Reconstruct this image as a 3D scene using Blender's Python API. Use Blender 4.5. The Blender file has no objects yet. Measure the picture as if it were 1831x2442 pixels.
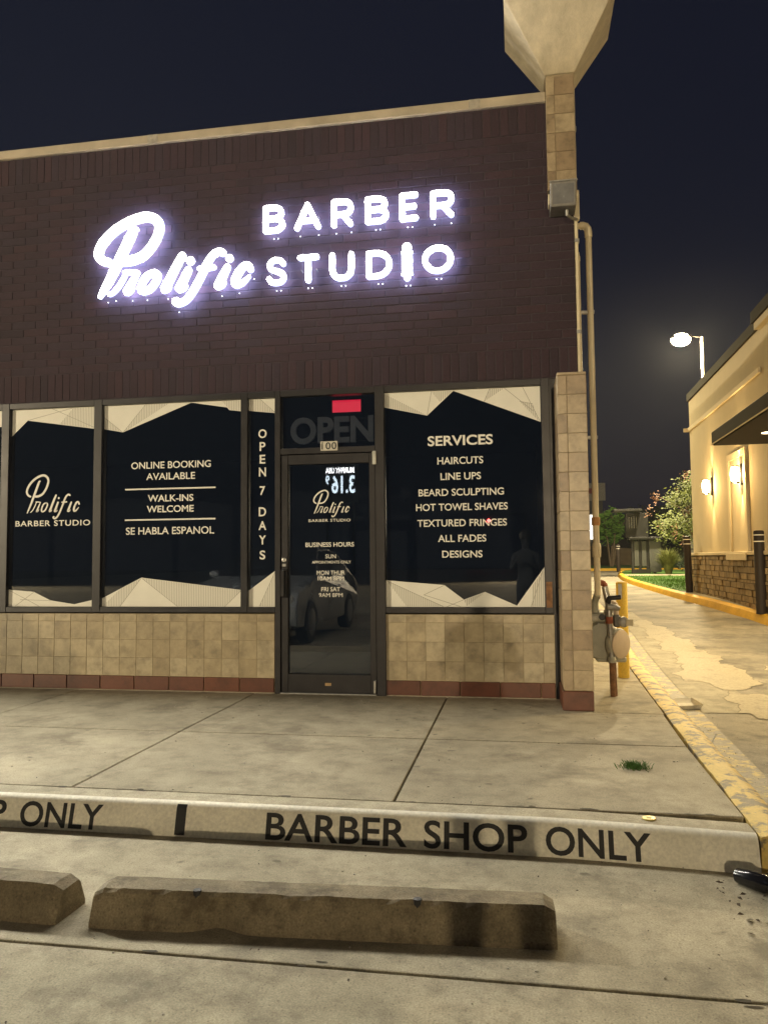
import bpy, bmesh, math, random
from mathutils import Vector, Matrix
random.seed(7)
R = math.radians
scene = bpy.context.scene
COL = scene.collection

# ------------------------------------------------------------------ camera
cam_d = bpy.data.cameras.new('camera')
cam = bpy.data.objects.new('camera', cam_d)
COL.objects.link(cam)
cam_d.sensor_fit = 'VERTICAL'
cam_d.sensor_height = 36.0
cam_d.lens = 1844.14 / 2442 * 36
cam_d.clip_start = 0.05
cam_d.clip_end = 3000
YAW, PITCH, ROLL = 0.171496, 0.0608746, -0.0092913
_f = Vector((-math.sin(YAW) * math.cos(PITCH), math.cos(YAW) * math.cos(PITCH), math.sin(PITCH)))
_r = Vector((math.cos(YAW), math.sin(YAW), 0))
_u = _r.cross(_f)
_r2 = _r * math.cos(ROLL) + _u * math.sin(ROLL)
_u2 = -_r * math.sin(ROLL) + _u * math.cos(ROLL)
CAM = Vector((0, -6.73, 1.184))
cam.matrix_world = Matrix(((_r2.x, _u2.x, -_f.x, CAM.x), (_r2.y, _u2.y, -_f.y, CAM.y), (_r2.z, _u2.z, -_f.z, CAM.z), (0, 0, 0, 1)))
scene.camera = cam

# ------------------------------------------------------------------ night sky, very faint sun lamp added
world = bpy.data.worlds.new('World')
scene.world = world
world.use_nodes = True
nt = world.node_tree
bg = nt.nodes['Background']
sky = nt.nodes.new('ShaderNodeTexSky')
sky.sky_type = 'NISHITA'
sky.sun_disc = False
sky.sun_elevation = R(-4)
sky.sun_rotation = R(-70)
sky.air_density = 1.2
sky.dust_density = 1.5
nt.links.new(sky.outputs[0], bg.inputs[0])
bg.inputs[1].default_value = 0.10
bg2 = nt.nodes.new('ShaderNodeBackground')          # the town's own glow in the night air
bg2.inputs[0].default_value = (0.0040, 0.0050, 0.0118, 1)
bg2.inputs[1].default_value = 1.0
addw = nt.nodes.new('ShaderNodeAddShader')
nt.links.new(bg.outputs[0], addw.inputs[0])
nt.links.new(bg2.outputs[0], addw.inputs[1])
nt.links.new(addw.outputs[0], nt.nodes['World Output'].inputs[0])
sun_d = bpy.data.lights.new('faint_sun', 'SUN')
sun_d.energy = 0.02
sun_d.angle = R(10)
sun_d.color = (0.8, 0.88, 1)
sun = bpy.data.objects.new('faint_sun', sun_d)
COL.objects.link(sun)
sun.rotation_euler = (R(50), 0, R(-40))
scene.view_settings.view_transform = 'Standard'
scene.view_settings.look = 'None'
scene.view_settings.exposure = 0.2
scene.view_settings.gamma = 1
scene.render.engine = 'CYCLES'
scene.cycles.use_denoising = True
scene.cycles.max_bounces = 6
scene.cycles.sample_clamp_indirect = 4
scene.cycles.caustics_reflective = False
scene.cycles.caustics_refractive = False

# light levels (W for lamps, radiance for lit faces)
SIGN_FACE, SIGN_CORE, SIGN_SIDE, SIGN_BACK = 3.5, 310.0, 2.0, 22.0
LOT_LAMP_A, LOT_LAMP_B = 74000.0, 20000.0
CANOPY_W, STREET_W, SCONCE_W = 310.0, 12000.0, 110.0
WARM = (1.0, 0.78, 0.44)
CABINET = 700.0

# ------------------------------------------------------------------ helpers
def lin(r, g, b):
    def f(c):
        c /= 255
        return c / 12.92 if c <= .04045 else ((c + .055) / 1.055) ** 2.4
    return (f(r), f(g), f(b))

class MB:
    """collects faces for one mesh"""
    def __init__(s):
        s.v, s.f, s.m = [], [], []
    def add(s, vs, fs, m=0):
        n = len(s.v)
        s.v += [tuple(v) for v in vs]
        for f in fs:
            s.f.append(tuple(i + n for i in f)); s.m.append(m)
        return s
    def box(s, x0, x1, y0, y1, z0, z1, m=0):
        return s.add([(x0,y0,z0),(x1,y0,z0),(x1,y1,z0),(x0,y1,z0),(x0,y0,z1),(x1,y0,z1),(x1,y1,z1),(x0,y1,z1)],
                     [(3,2,1,0),(4,5,6,7),(0,1,5,4),(1,2,6,5),(2,3,7,6),(3,0,4,7)], m)
    def bbox(s, x0, x1, y0, y1, z0, z1, c=.005, m=0):
        """box with chamfered edges"""
        vs, idx = [], {}
        X, Y, Z = (x0, x1), (y0, y1), (z0, z1)
        for i in (0,1):
            for j in (0,1):
                for k in (0,1):
                    sx, sy, sz = (1 if i == 0 else -1), (1 if j == 0 else -1), (1 if k == 0 else -1)
                    for a in range(3):
                        p = [X[i] + c*sx, Y[j] + c*sy, Z[k] + c*sz]
                        p[a] = (X[i], Y[j], Z[k])[a]
                        idx[i,j,k,a] = len(vs); vs.append(p)
        fs = []
        for i in (0,1):
            q = [idx[i,0,0,0], idx[i,1,0,0], idx[i,1,1,0], idx[i,0,1,0]]; fs.append(q if i else q[::-1])
            q = [idx[0,i,0,1], idx[0,i,1,1], idx[1,i,1,1], idx[1,i,0,1]]; fs.append(q if i else q[::-1])
            q = [idx[0,0,i,2], idx[1,0,i,2], idx[1,1,i,2], idx[0,1,i,2]]; fs.append(q if i else q[::-1])
        for i in (0,1):
            for j in (0,1):
                fs.append([idx[i,j,0,0], idx[i,j,0,1], idx[i,j,1,1], idx[i,j,1,0]])
                fs.append([idx[i,0,j,0], idx[i,0,j,2], idx[i,1,j,2], idx[i,1,j,0]])
                fs.append([idx[0,i,j,1], idx[0,i,j,2], idx[1,i,j,2], idx[1,i,j,1]])
                for k in (0,1):
                    fs.append([idx[i,j,k,0], idx[i,j,k,1], idx[i,j,k,2]])
        return s.add(vs, fs, m)
    def prism(s, poly, z0, z1, m=0):
        n = len(poly)
        vs = [(x,y,z0) for x,y in poly] + [(x,y,z1) for x,y in poly]
        return s.add(vs, [tuple(range(n))[::-1], tuple(range(n, 2*n))] + [(i,(i+1)%n,n+(i+1)%n,n+i) for i in range(n)], m)
    def tube(s, pts, r, n=10, caps=True, m=0):
        pts = [Vector(p) for p in pts]
        rr = r if isinstance(r, (list, tuple)) else [r]*len(pts)
        vs, ref = [], None
        for i, p in enumerate(pts):
            t = (pts[min(i+1, len(pts)-1)] - pts[max(i-1, 0)]).normalized()
            if ref is None:
                ref = t.orthogonal().normalized()
            ref = (ref - t*ref.dot(t)).normalized()
            b = t.cross(ref)
            for k in range(n):
                a = 2*math.pi*k/n
                vs.append(p + (ref*math.cos(a) + b*math.sin(a))*rr[i])
        fs = []
        for i in range(len(pts)-1):
            for k in range(n):
                fs.append((i*n+k, i*n+(k+1)%n, (i+1)*n+(k+1)%n, (i+1)*n+k))
        if caps:
            fs.append(tuple(range(n))[::-1]); fs.append(tuple(range((len(pts)-1)*n, len(pts)*n)))
        return s.add(vs, fs, m)
    def lathe(s, c, prof, axis=(0,0,1), n=16, m=0):
        """prof: list of (radius, distance along the axis)"""
        ax = Vector(axis).normalized()
        c = Vector(c)
        return s.tube([c + ax*h for _, h in prof], [max(r, 1e-4) for r, _ in prof], n, True, m)
    def blob(s, c, rx, ry, rz, jit=.15, m=0, seed=0, n=2):
        rnd = random.Random(seed)
        bm = bmesh.new()
        bmesh.ops.create_icosphere(bm, subdivisions=n, radius=1)
        vs = []
        for v in bm.verts:
            k = 1 + rnd.uniform(-jit, jit)
            vs.append((c[0]+v.co.x*rx*k, c[1]+v.co.y*ry*k, c[2]+v.co.z*rz*k))
        fs = [tuple(v.index for v in f.verts) for f in bm.faces]
        bm.free()
        return s.add(vs, fs, m)
    def mesh(s, name):
        me = bpy.data.meshes.new(name)
        me.from_pydata(s.v, [], s.f)
        for p, m in zip(me.polygons, s.m):
            p.material_index = m
        me.update()
        return me
    def build(s, name, mat, parent=None, smooth=False, bevel=0, loc=None):
        me = s.mesh(name)
        for m in (mat if isinstance(mat, (list, tuple)) else [mat]):
            me.materials.append(m)
        if smooth:
            for p in me.polygons: p.use_smooth = True
            try: me.set_sharp_from_angle(angle=R(40))
            except Exception: pass
        o = bpy.data.objects.new(name, me)
        COL.objects.link(o)
        if bevel:
            b = o.modifiers.new('bevel', 'BEVEL'); b.width = bevel; b.segments = 2; b.limit_method = 'ANGLE'
        if loc: o.location = loc
        if parent: o.parent = parent
        return o

def tag(o, label, cat, group=None, kind=None):
    o['label'] = label; o['category'] = cat
    if group: o['group'] = group
    if kind: o['kind'] = kind
    return o

def thing(name, label, cat, loc=(0,0,0), rz=0, group=None, kind=None):
    o = bpy.data.objects.new(name, None)
    COL.objects.link(o)
    o.empty_display_size = .1
    o.location = loc; o.rotation_euler = (0,0,rz)
    return tag(o, label, cat, group, kind)

def inst(me, name, parent, loc, scale=(1,1,1), rot=(0,0,0)):
    o = bpy.data.objects.new(name, me)
    o.location = loc; o.scale = scale; o.rotation_euler = rot
    o.parent = parent
    COL.objects.link(o)
    return o

def lamp(name, kind, loc, energy, color, parent=None, size=.1, target=None, spot=None, blend=.5):
    d = bpy.data.lights.new(name, kind)
    d.energy = energy; d.color = color
    if kind == 'AREA': d.size = size
    else: d.shadow_soft_size = size
    if spot: d.spot_size = spot; d.spot_blend = blend
    o = bpy.data.objects.new(name, d)
    COL.objects.link(o)
    o.location = loc
    if target is not None:
        o.rotation_euler = (Vector(target) - Vector(loc)).to_track_quat('-Z', 'Y').to_euler()
    if parent: o.parent = parent
    return o

# ------------------------------------------------------------------ materials
def nodes_of(name):
    m = bpy.data.materials.new(name)
    m.use_nodes = True
    t = m.node_tree
    return m, t, t.nodes['Principled BSDF']

def N(t, typ, **kw):
    n = t.nodes.new(typ)
    for k, v in kw.items():
        if k.startswith('i_'):
            key = k[2:]
            key = int(key) if key.isdigit() else key.replace('_', ' ')
            n.inputs[key].default_value = v
        else:
            setattr(n, k, v)
    return n

def noise(t, vec, scale, detail=6, rough=.6):
    n = N(t, 'ShaderNodeTexNoise')
    n.inputs['Scale'].default_value = scale; n.inputs['Detail'].default_value = detail; n.inputs['Roughness'].default_value = rough
    t.links.new(vec, n.inputs['Vector'])
    return n.outputs['Fac']

def ramp(t, fac, stops):
    n = N(t, 'ShaderNodeValToRGB')
    el = n.color_ramp.elements
    while len(el) < len(stops): el.new(.5)
    for e, (p, c) in zip(el, stops):
        e.position = p; e.color = (c, c, c, 1) if isinstance(c, (int, float)) else (*c, 1)
    t.links.new(fac, n.inputs[0])
    return n.outputs[0]

def mix(t, fac, a, b, mode='MIX'):
    n = N(t, 'ShaderNodeMix', data_type='RGBA', blend_type=mode)
    for sock, v in ((n.inputs['Factor'], fac), (n.inputs['A'], a), (n.inputs['B'], b)):
        pass
    fs = n.inputs[0]; A = n.inputs[6]; B = n.inputs[7]
    for s_, v in ((fs, fac), (A, a), (B, b)):
        if isinstance(v, (int, float)): s_.default_value = v if s_ is fs else (v, v, v, 1)
        elif isinstance(v, tuple): s_.default_value = (*v, 1) if len(v) == 3 else v
        else: t.links.new(v, s_)
    return n.outputs[2]

def bump(t, bsdf, h, strength=.3, dist=.01):
    n = N(t, 'ShaderNodeBump')
    n.inputs['Strength'].default_value = strength; n.inputs['Distance'].default_value = dist
    t.links.new(h, n.inputs['Height'])
    t.links.new(n.outputs[0], bsdf.inputs['Normal'])

def pos(t, obj=False):
    return N(t, 'ShaderNodeTexCoord').outputs['Object'] if obj else N(t, 'ShaderNodeNewGeometry').outputs['Position']

def simple(name, col, rough=.6, var=.25, scale=12, metal=0, bmp=.0, bscale=60, spec=.5, obj=False, rnd=0):
    m, t, b = nodes_of(name)
    p = pos(t, obj)
    nz = noise(t, p, scale)
    lo = tuple(c*(1-var) for c in col); hi = tuple(min(1, c*(1+var)) for c in col)
    c = mix(t, ramp(t, nz, [(.3, 0.), (.7, 1.)]), lo, hi)
    if rnd:
        oi = N(t, 'ShaderNodeObjectInfo').outputs['Random']
        c = mix(t, 1.0, c, ramp(t, oi, [(0, 1-rnd), (1, 1+rnd)]), 'MULTIPLY')
    t.links.new(c, b.inputs['Base Color'])
    rr = N(t, 'ShaderNodeMapRange'); rr.inputs[3].default_value = max(.02, rough-.1); rr.inputs[4].default_value = min(1, rough+.1)
    t.links.new(nz, rr.inputs[0]); t.links.new(rr.outputs[0], b.inputs['Roughness'])
    b.inputs['Metallic'].default_value = metal
    b.inputs['Specular IOR Level'].default_value = spec
    if bmp: bump(t, b, noise(t, p, bscale, 4), bmp, .004)
    return m

def emit(name, col, strength):
    m, t, b = nodes_of(name)
    b.inputs['Base Color'].default_value = (.8, .8, .8, 1)
    b.inputs['Emission Color'].default_value = (*col, 1)
    b.inputs['Emission Strength'].default_value = strength
    return m

def concrete(name, c0, c1, stain=(.5, .5, .5), spots=True, sc=1.0, stain_amt=.5, bstr=.35):
    m, t, b = nodes_of(name)
    p = pos(t)
    big = noise(t, p, .9*sc, 8, .62)
    med = noise(t, p, 5*sc, 8, .7)
    fine = noise(t, p, 140, 3, .6)
    c = mix(t, ramp(t, big, [(.34, 0.), (.66, 1.)]), c0, c1)
    c = mix(t, 1.0, c, ramp(t, med, [(.25, .62), (.5, 1.), (.8, 1.24)]), 'MULTIPLY')
    c = mix(t, 1.0, c, ramp(t, fine, [(.25, .66), (.75, 1.3)]), 'MULTIPLY')
    st = noise(t, p, 1.7*sc, 9, .72)
    pit = N(t, 'ShaderNodeTexVoronoi', feature='F1'); pit.inputs['Scale'].default_value = 60; t.links.new(p, pit.inputs['Vector'])
    psel = N(t, 'ShaderNodeSeparateColor'); t.links.new(pit.outputs['Color'], psel.inputs[0])
    pm = mix(t, 1.0, ramp(t, psel.outputs[0], [(.35,1.),(.4,0.)]), ramp(t, pit.outputs['Distance'], [(.12,1.),(.3,0.)]), 'MULTIPLY')
    c = mix(t, mix(t, 1.0, pm, .5, 'MULTIPLY'), c, tuple(x*.4 for x in c0))
    c = mix(t, ramp(t, st, [(.50, 0.), (.64, stain_amt)]), c, tuple(a*k for a, k in zip(c0, stain)))
    if spots:                                   # old gum and oil drips
        v = N(t, 'ShaderNodeTexVoronoi', feature='F1'); v.inputs['Scale'].default_value = 4.6; v.inputs['Randomness'].default_value = 1
        wob = N(t, 'ShaderNodeTexNoise'); wob.inputs['Scale'].default_value = 14
        t.links.new(p, wob.inputs['Vector'])
        ad = N(t, 'ShaderNodeMix', data_type='RGBA', blend_type='LINEAR_LIGHT'); ad.inputs[0].default_value = .035
        t.links.new(p, ad.inputs[6]); t.links.new(wob.outputs['Color'], ad.inputs[7])
        t.links.new(ad.outputs[2], v.inputs['Vector'])
        sel = N(t, 'ShaderNodeSeparateColor'); t.links.new(v.outputs['Color'], sel.inputs[0])
        keep = ramp(t, sel.outputs[0], [(.42, 1.), (.46, 0.)])
        sz = ramp(t, v.outputs['Distance'], [(.05, 1.), (.12, 0.)])
        c = mix(t, mix(t, 1.0, mix(t, 1.0, keep, sz, 'MULTIPLY'), .62, 'MULTIPLY'), c, tuple(x*.28 for x in c0))
    t.links.new(c, b.inputs['Base Color'])
    b.inputs['Roughness'].default_value = .82
    b.inputs['Specular IOR Level'].default_value = .35
    bump(t, b, mix(t, .5, fine, med), bstr, .006)
    return m

m_side = concrete('sidewalk_concrete', (.27,.235,.165), (.42,.37,.265), stain=(.5,.48,.47), stain_amt=.65)
m_lot = concrete('lot_concrete', (.28,.245,.17), (.42,.37,.265), stain=(.48,.47,.48), sc=1.3, stain_amt=.7)
m_kerbc = concrete('kerb_concrete', (.36,.32,.23), (.46,.41,.30), spots=False, sc=2)
m_stop = concrete('wheel_stop_concrete', (.16,.13,.082), (.26,.215,.14), stain=(.5,.47,.45), spots=False, sc=4, stain_amt=.7, bstr=.8)
m_lane = concrete('lane_concrete', (.17,.155,.125), (.36,.32,.24), stain=(.55,.55,.58), sc=.8, stain_amt=.75)
m_lane2 = concrete('lane_gutter_concrete', (.28,.25,.18), (.40,.36,.26), sc=1.6)

def worn_paint(name, paint, under, amt=(.42,.5), sc=7, streak=None):
    m, t, b = nodes_of(name)
    p = pos(t)
    n1 = noise(t, p, sc, 9, .72)
    n2 = noise(t, p, 60, 3)
    fac = ramp(t, n1, [(amt[0], 0.), (amt[1], 1.)])
    pc = mix(t, 1.0, paint, ramp(t, n2, [(.3, .85), (.7, 1.1)]), 'MULTIPLY')
    pc = mix(t, 1.0, pc, ramp(t, noise(t, p, 2.5, 5), [(.3, .82), (.7, 1.1)]), 'MULTIPLY')
    uc = mix(t, 1.0, under, ramp(t, n2, [(.3, .7), (.7, 1.2)]), 'MULTIPLY')
    t.links.new(mix(t, fac, uc, pc), b.inputs['Base Color'])
    b.inputs['Roughness'].default_value = .7
    bump(t, b, mix(t, .5, fac, n2), .5, .003)
    return m
m_yellow = worn_paint('worn_yellow_kerb_paint', (.60,.43,.12), (.20,.165,.11), (.45,.50), 6)
m_yellow2 = worn_paint('yellow_kerb_paint', (.68,.40,.03), (.42,.30,.10), (.30,.38), 4)
m_yellow3 = worn_paint('ghost_yellow_line', (.52,.40,.14), (.25,.22,.16), (.50,.58), 9)
m_white_kerb = worn_paint('white_kerb_paint', (.86,.82,.69), (.55,.5,.38), (.22,.30), 6)
m_black_paint = worn_paint('black_stencil_paint', (.018,.017,.017), (.25,.23,.18), (.25,.30), 26)
def patch_mat():
    m, t, b = nodes_of('cream_patch_coat')
    p = pos(t)
    at = N(t, 'ShaderNodeAttribute', attribute_name='cover')
    n1 = noise(t, p, 5, 9, .75)
    sm = N(t, 'ShaderNodeMath', operation='ADD'); t.links.new(at.outputs['Fac'], sm.inputs[0]); t.links.new(n1, sm.inputs[1])
    fac = ramp(t, sm.outputs[0], [(.80, 0.), (.98, .9)])
    c = mix(t, 1.0, (.44,.385,.27), ramp(t, noise(t, p, 40, 5, .7), [(.3,.75),(.7,1.15)]), 'MULTIPLY')
    t.links.new(mix(t, ramp(t, n1, [(.36,.7),(.46,0.)]), c, (.26,.235,.18)), b.inputs['Base Color'])
    b.inputs['Roughness'].default_value = .8
    t.links.new(fac, b.inputs['Alpha'])
    return m
m_cream_patch = patch_mat()

def tile_mat(name, stops, rough=.35, veins=.35):
    m, t, b = nodes_of(name)
    oi = N(t, 'ShaderNodeObjectInfo')
    p = pos(t)
    off = N(t, 'ShaderNodeVectorMath', operation='ADD'); t.links.new(p, off.inputs[0])
    sc_ = N(t, 'ShaderNodeVectorMath', operation='SCALE'); sc_.inputs['Scale'].default_value = 40
    cmb = N(t, 'ShaderNodeCombineXYZ')
    for i in range(3): t.links.new(oi.outputs['Random'], cmb.inputs[i])
    t.links.new(cmb.outputs[0], sc_.inputs[0]); t.links.new(sc_.outputs[0], off.inputs[1])
    q = off.outputs[0]
    base = ramp(t, oi.outputs['Random'], stops)
    n1 = noise(t, q, 7, 6, .65)
    n2 = noise(t, q, 26, 5, .6)
    c = mix(t, 1.0, base, ramp(t, n1, [(.32, 1-veins), (.48, .97), (.52, 1.03), (.7, 1+veins*.55)]), 'MULTIPLY')
    c = mix(t, 1.0, c, ramp(t, n2, [(.3, .9), (.7, 1.08)]), 'MULTIPLY')
    t.links.new(c, b.inputs['Base Color'])
    b.inputs['Roughness'].default_value = rough
    bump(t, b, n2, .15, .003)
    return m
m_tile = tile_mat('beige_ceramic_tile', [(0,(0.2964,0.2356,0.1482)),(.25,(0.3648,0.2964,0.1900)),(.5,(0.4028,0.3344,0.2204)),(.72,(0.3268,0.2622,0.1634)),(1,(0.4332,0.3648,0.2470))])
m_tilecol = tile_mat('column_tile', [(0,(0.2378,0.1640,0.0984)),(.3,(0.3772,0.2911,0.1845)),(.55,(0.4264,0.3403,0.2214)),(.75,(0.2706,0.1927,0.1189)),(1,(0.4018,0.3157,0.2050))])
m_redtile = tile_mat('red_quarry_tile', [(0,(.095,.030,.016)),(.5,(.14,.045,.022)),(1,(.115,.040,.024))], .4, .3)
m_grout = simple('grout', (.34,.275,.175), .9, .2, 20)
m_grout2 = simple('light_grout', (.42,.36,.28), .9, .2, 20)

def brick_mat(name, island):
    m, t, b = nodes_of(name)
    rnd = N(t, 'ShaderNodeNewGeometry').outputs['Random Per Island'] if island else N(t, 'ShaderNodeObjectInfo').outputs['Random']
    p = pos(t)
    c = ramp(t, rnd, [(0,(0.0259,0.0148,0.0230)),(.4,(0.0342,0.0165,0.0248)),(.7,(0.0311,0.0187,0.0299)),(1,(0.0425,0.0197,0.0270))])
    c = mix(t, 1.0, c, ramp(t, noise(t, p, 45, 5, .7), [(.3,.78),(.7,1.2)]), 'MULTIPLY')
    c = mix(t, 1.0, c, ramp(t, noise(t, p, 1.2, 5), [(.3,.85),(.7,1.15)]), 'MULTIPLY')
    t.links.new(c, b.inputs['Base Color'])
    b.inputs['Roughness'].default_value = .85
    bump(t, b, noise(t, p, 120, 4), .5, .004)
    return m
m_brick, m_brick_i = brick_mat('red_brown_brick', False), brick_mat('red_brown_brick_mass', True)
m_mortar = simple('mortar', (.048,.036,.046), .95, .25, 30, bmp=.4, bscale=150)
m_coping = simple('cream_metal_coping', (.44,.375,.28), .45, .22, 3.0)
def streaked(name, col):
    m, t, b = nodes_of(name)
    p = pos(t)
    mp = N(t, 'ShaderNodeMapping'); mp.inputs['Scale'].default_value = (9, 9, .8); t.links.new(p, mp.inputs[0])
    c = mix(t, ramp(t, noise(t, mp.outputs[0], 1, 7, .7), [(.35,0.),(.7,1.)]), tuple(x*.72 for x in col), col)
    c = mix(t, 1.0, c, ramp(t, noise(t, p, 3, 6), [(.3,.88),(.7,1.08)]), 'MULTIPLY')
    t.links.new(c, b.inputs['Base Color']); b.inputs['Roughness'].default_value = .9
    bump(t, b, noise(t, p, 90, 4), .6, .006)
    return m
m_stucco = streaked('cream_stucco', (.66,.57,.41))
m_bronze = simple('dark_bronze_aluminium', (.022,.020,.022), .38, .2, 8, metal=.4)
m_blackrub = simple('black_rubber', (.015,.015,.015), .8)
m_steel = simple('brushed_steel', (.42,.41,.39), .35, .15, 20, metal=.9)
m_vinyl = simple('white_window_vinyl', (.80,.78,.71), .55, .05, 4)
m_vinyl2 = simple('white_letter_vinyl', (.82,.80,.74), .55, .06, 9)
m_line = simple('grey_vinyl_line', (.30,.28,.24), .6, .1)
m_dim = simple('unlit_grey_sign_letter', (.80,.84,.88), .6, .1)
m_room = simple('interior_paint', (.10,.11,.13), .8, .1, 2)
m_roomfloor = simple('interior_floor', (.07,.07,.08), .4, .2, 3)
m_plate = simple('number_plate', (.55,.52,.45), .6, .15, 30)
m_black = simple('black_paint', (.02,.02,.022), .5, .2, 10)
m_galv = simple('galvanised_steel', (.34,.33,.31), .5, .25, 25, metal=.5)
m_metergrey = simple('meter_grey_enamel', (.40,.39,.32), .55, .15, 14)
m_meterpale = simple('meter_pale_cover', (.62,.50,.37), .6, .08, 10)
m_rust = simple('rusty_pipe', (.22,.11,.05), .85, .45, 30, bmp=.5)
m_redrust = simple('red_oxide_fitting', (.30,.085,.04), .75, .3, 40)
m_pipe = simple('cream_painted_pipe', (.70,.61,.43), .5, .12, 6)
m_orange = simple('rusty_orange_coupling', (.50,.25,.09), .7, .2, 30)
m_ypost = worn_paint('yellow_bollard_paint', (.68,.46,.06), (.33,.31,.27), (.30,.36), 9)
m_hatch = None

def hatch_mat():
    m, t, b = nodes_of('hatched_vinyl')
    p = pos(t)
    w = N(t, 'ShaderNodeTexWave', wave_type='BANDS', bands_direction='X')
    w.inputs['Scale'].default_value = 19; w.inputs['Distortion'].default_value = 0
    t.links.new(p, w.inputs['Vector'])
    t.links.new(mix(t, ramp(t, w.outputs['Fac'], [(.08,1.),(.30,0.)]), (.74,.72,.65), (.36,.34,.29)), b.inputs['Base Color'])
    b.inputs['Roughness'].default_value = .55
    return m
m_hatch = hatch_mat()

def glass_mat(name, tint, ior=1.55, film=(.007,.013,.027)):
    m = bpy.data.materials.new(name); m.use_nodes = True
    t = m.node_tree; t.nodes.clear()
    o = N(t, 'ShaderNodeOutputMaterial'); mx = N(t, 'ShaderNodeMixShader')
    tr = N(t, 'ShaderNodeBsdfTransparent'); tr.inputs[0].default_value = (*tint, 1)
    gl = N(t, 'ShaderNodeBsdfGlossy'); gl.inputs['Roughness'].default_value = .012; gl.inputs[0].default_value = (.95,.97,1,1)
    fr = N(t, 'ShaderNodeFresnel'); fr.inputs[0].default_value = ior
    df = N(t, 'ShaderNodeBsdfDiffuse'); df.inputs[0].default_value = (*film, 1)
    m2 = N(t, 'ShaderNodeMixShader'); m2.inputs[0].default_value = .5
    t.links.new(tr.outputs[0], m2.inputs[1]); t.links.new(df.outputs[0], m2.inputs[2])
    t.links.new(fr.outputs[0], mx.inputs[0]); t.links.new(m2.outputs[0], mx.inputs[1]); t.links.new(gl.outputs[0], mx.inputs[2])
    t.links.new(mx.outputs[0], o.inputs[0])
    return m
m_glass = glass_mat('tinted_shop_glass', (.75,.8,.9), 1.95)
m_carglass = glass_mat('car_glass', (.1,.11,.12), 1.6)

m_sign = emit('sign_white_face', (.95,.97,1.0), SIGN_FACE)
m_signcore = emit('sign_light_core', (1.0,.94,.80), SIGN_CORE)  # bright strokes added over the letter faces to carry the sign's light
m_signside = emit('sign_lit_return', (.52,.60,1.0), SIGN_SIDE)
m_signback = emit('sign_halo_back', (.50,.58,1.0), SIGN_BACK)
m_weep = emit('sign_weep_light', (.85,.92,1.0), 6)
m_exit = emit('red_led_panel', (1.0,.012,.05), 1.5)

# ------------------------------------------------------------------ lettering: all text turned into flat outlines in one go
FONT_JOBS = {}
def want(key, body, bold=.018, space=1.0):
    FONT_JOBS[key] = (body, bold, space)
TL = [  # text, x0, x1, baseline z, cap height, bold, which pane
 ('ONLINE BOOKING', -3.572, -2.782, 2.049, .066, .012, 'w2'), ('AVAILABLE', -3.420, -2.935, 1.943, .065, .012, 'w2'),
 ('WALK-INS', -3.402, -2.951, 1.738, .065, .018, 'w2'), ('WELCOME', -3.412, -2.948, 1.638, .064, .018, 'w2'),
 ('SE HABLA ESPANOL', -3.619, -2.748, 1.433, .069, .012, 'w2'),
 ('BARBER STUDIO', -4.765, -3.984, 1.529, .055, .014, 'w1'),
 ('BARBER STUDIO', -1.853, -1.469, 1.522, .026, .010, 'door'),
 ('BUSINESS HOURS', -1.882, -1.437, 1.298, .041, .018, 'door'), ('SUN', -1.699, -1.603, 1.195, .037, .010, 'door'),
 ('APPOINTMENTS ONLY', -1.823, -1.466, 1.149, .025, .008, 'door'), ('MON THUR', -1.779, -1.522, 1.049, .038, .010, 'door'),
 ('10AM 8PM', -1.770, -1.531, .999, .035, .001, 'door'), ('FRI SAT', -1.738, -1.566, .902, .038, .010, 'door'),
 ('9AM 8PM', -1.760, -1.544, .852, .035, .001, 'door'),
 ('SERVICES', -.770, -.202, 2.171, .090, .024, 'w4'), ('HAIRCUTS', -.687, -.288, 2.007, .064, .014, 'w4'),
 ('LINE UPS', -.661, -.310, 1.869, .064, .014, 'w4'), ('BEARD SCULPTING', -.856, -.115, 1.730, .063, .014, 'w4'),
 ('HOT TOWEL SHAVES', -.880, -.085, 1.601, .063, .014, 'w4'), ('TEXTURED FRINGES', -.870, -.095, 1.462, .063, .014, 'w4'),
 ('ALL FADES', -.690, -.273, 1.327, .063, .014, 'w4'), ('DESIGNS', -.656, -.308, 1.191, .062, .014, 'w4')]
for i, t_ in enumerate(TL): want(('line', i), t_[0], t_[5], 1.12 if t_[0] == 'BARBER STUDIO' else 1.0)
for ch in 'OPEN7DAYSBARTUIHL': want(('ch', ch), ch, .020)
for ch in 'BARESTUDO': want(('sign', ch), ch, .040)
want('open', 'OPEN', .034); want('hundred', '100', .012, 1.1); want('brand', 'MURPHY USA', .03); want('price', '3.16', .02); want('nine', '9', .02)
want('kerb1', 'BARBER', .017); want('kerb2', 'SHOP', .017); want('kerb3', 'ONLY', .017); want('exit', 'EXIT', .02)

def make_outlines():
    tmp, out = {}, {}
    for k, (body, bold, space) in FONT_JOBS.items():
        cu = bpy.data.curves.new('outline', 'FONT')
        cu.body = body; cu.offset = bold; cu.space_character = space; cu.resolution_u = 5
        o = bpy.data.objects.new('outline', cu)
        COL.objects.link(o); tmp[k] = o
    dg = bpy.context.evaluated_depsgraph_get()
    for k, o in tmp.items():
        me = bpy.data.meshes.new_from_object(o.evaluated_get(dg))
        vs = [(v.co.x, v.co.y) for v in me.vertices]
        fs = [tuple(p.vertices) for p in me.polygons]
        x0 = min(v[0] for v in vs); x1 = max(v[0] for v in vs); y0 = min(v[1] for v in vs); y1 = max(v[1] for v in vs)
        out[k] = ([((x-x0)/(x1-x0), (y-y0)/(y1-y0)) for x, y in vs], fs)
        bpy.data.meshes.remove(me)
    for o in tmp.values():
        cu = o.data; bpy.data.objects.remove(o); bpy.data.curves.remove(cu)
    return out
OUT = make_outlines()

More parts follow.
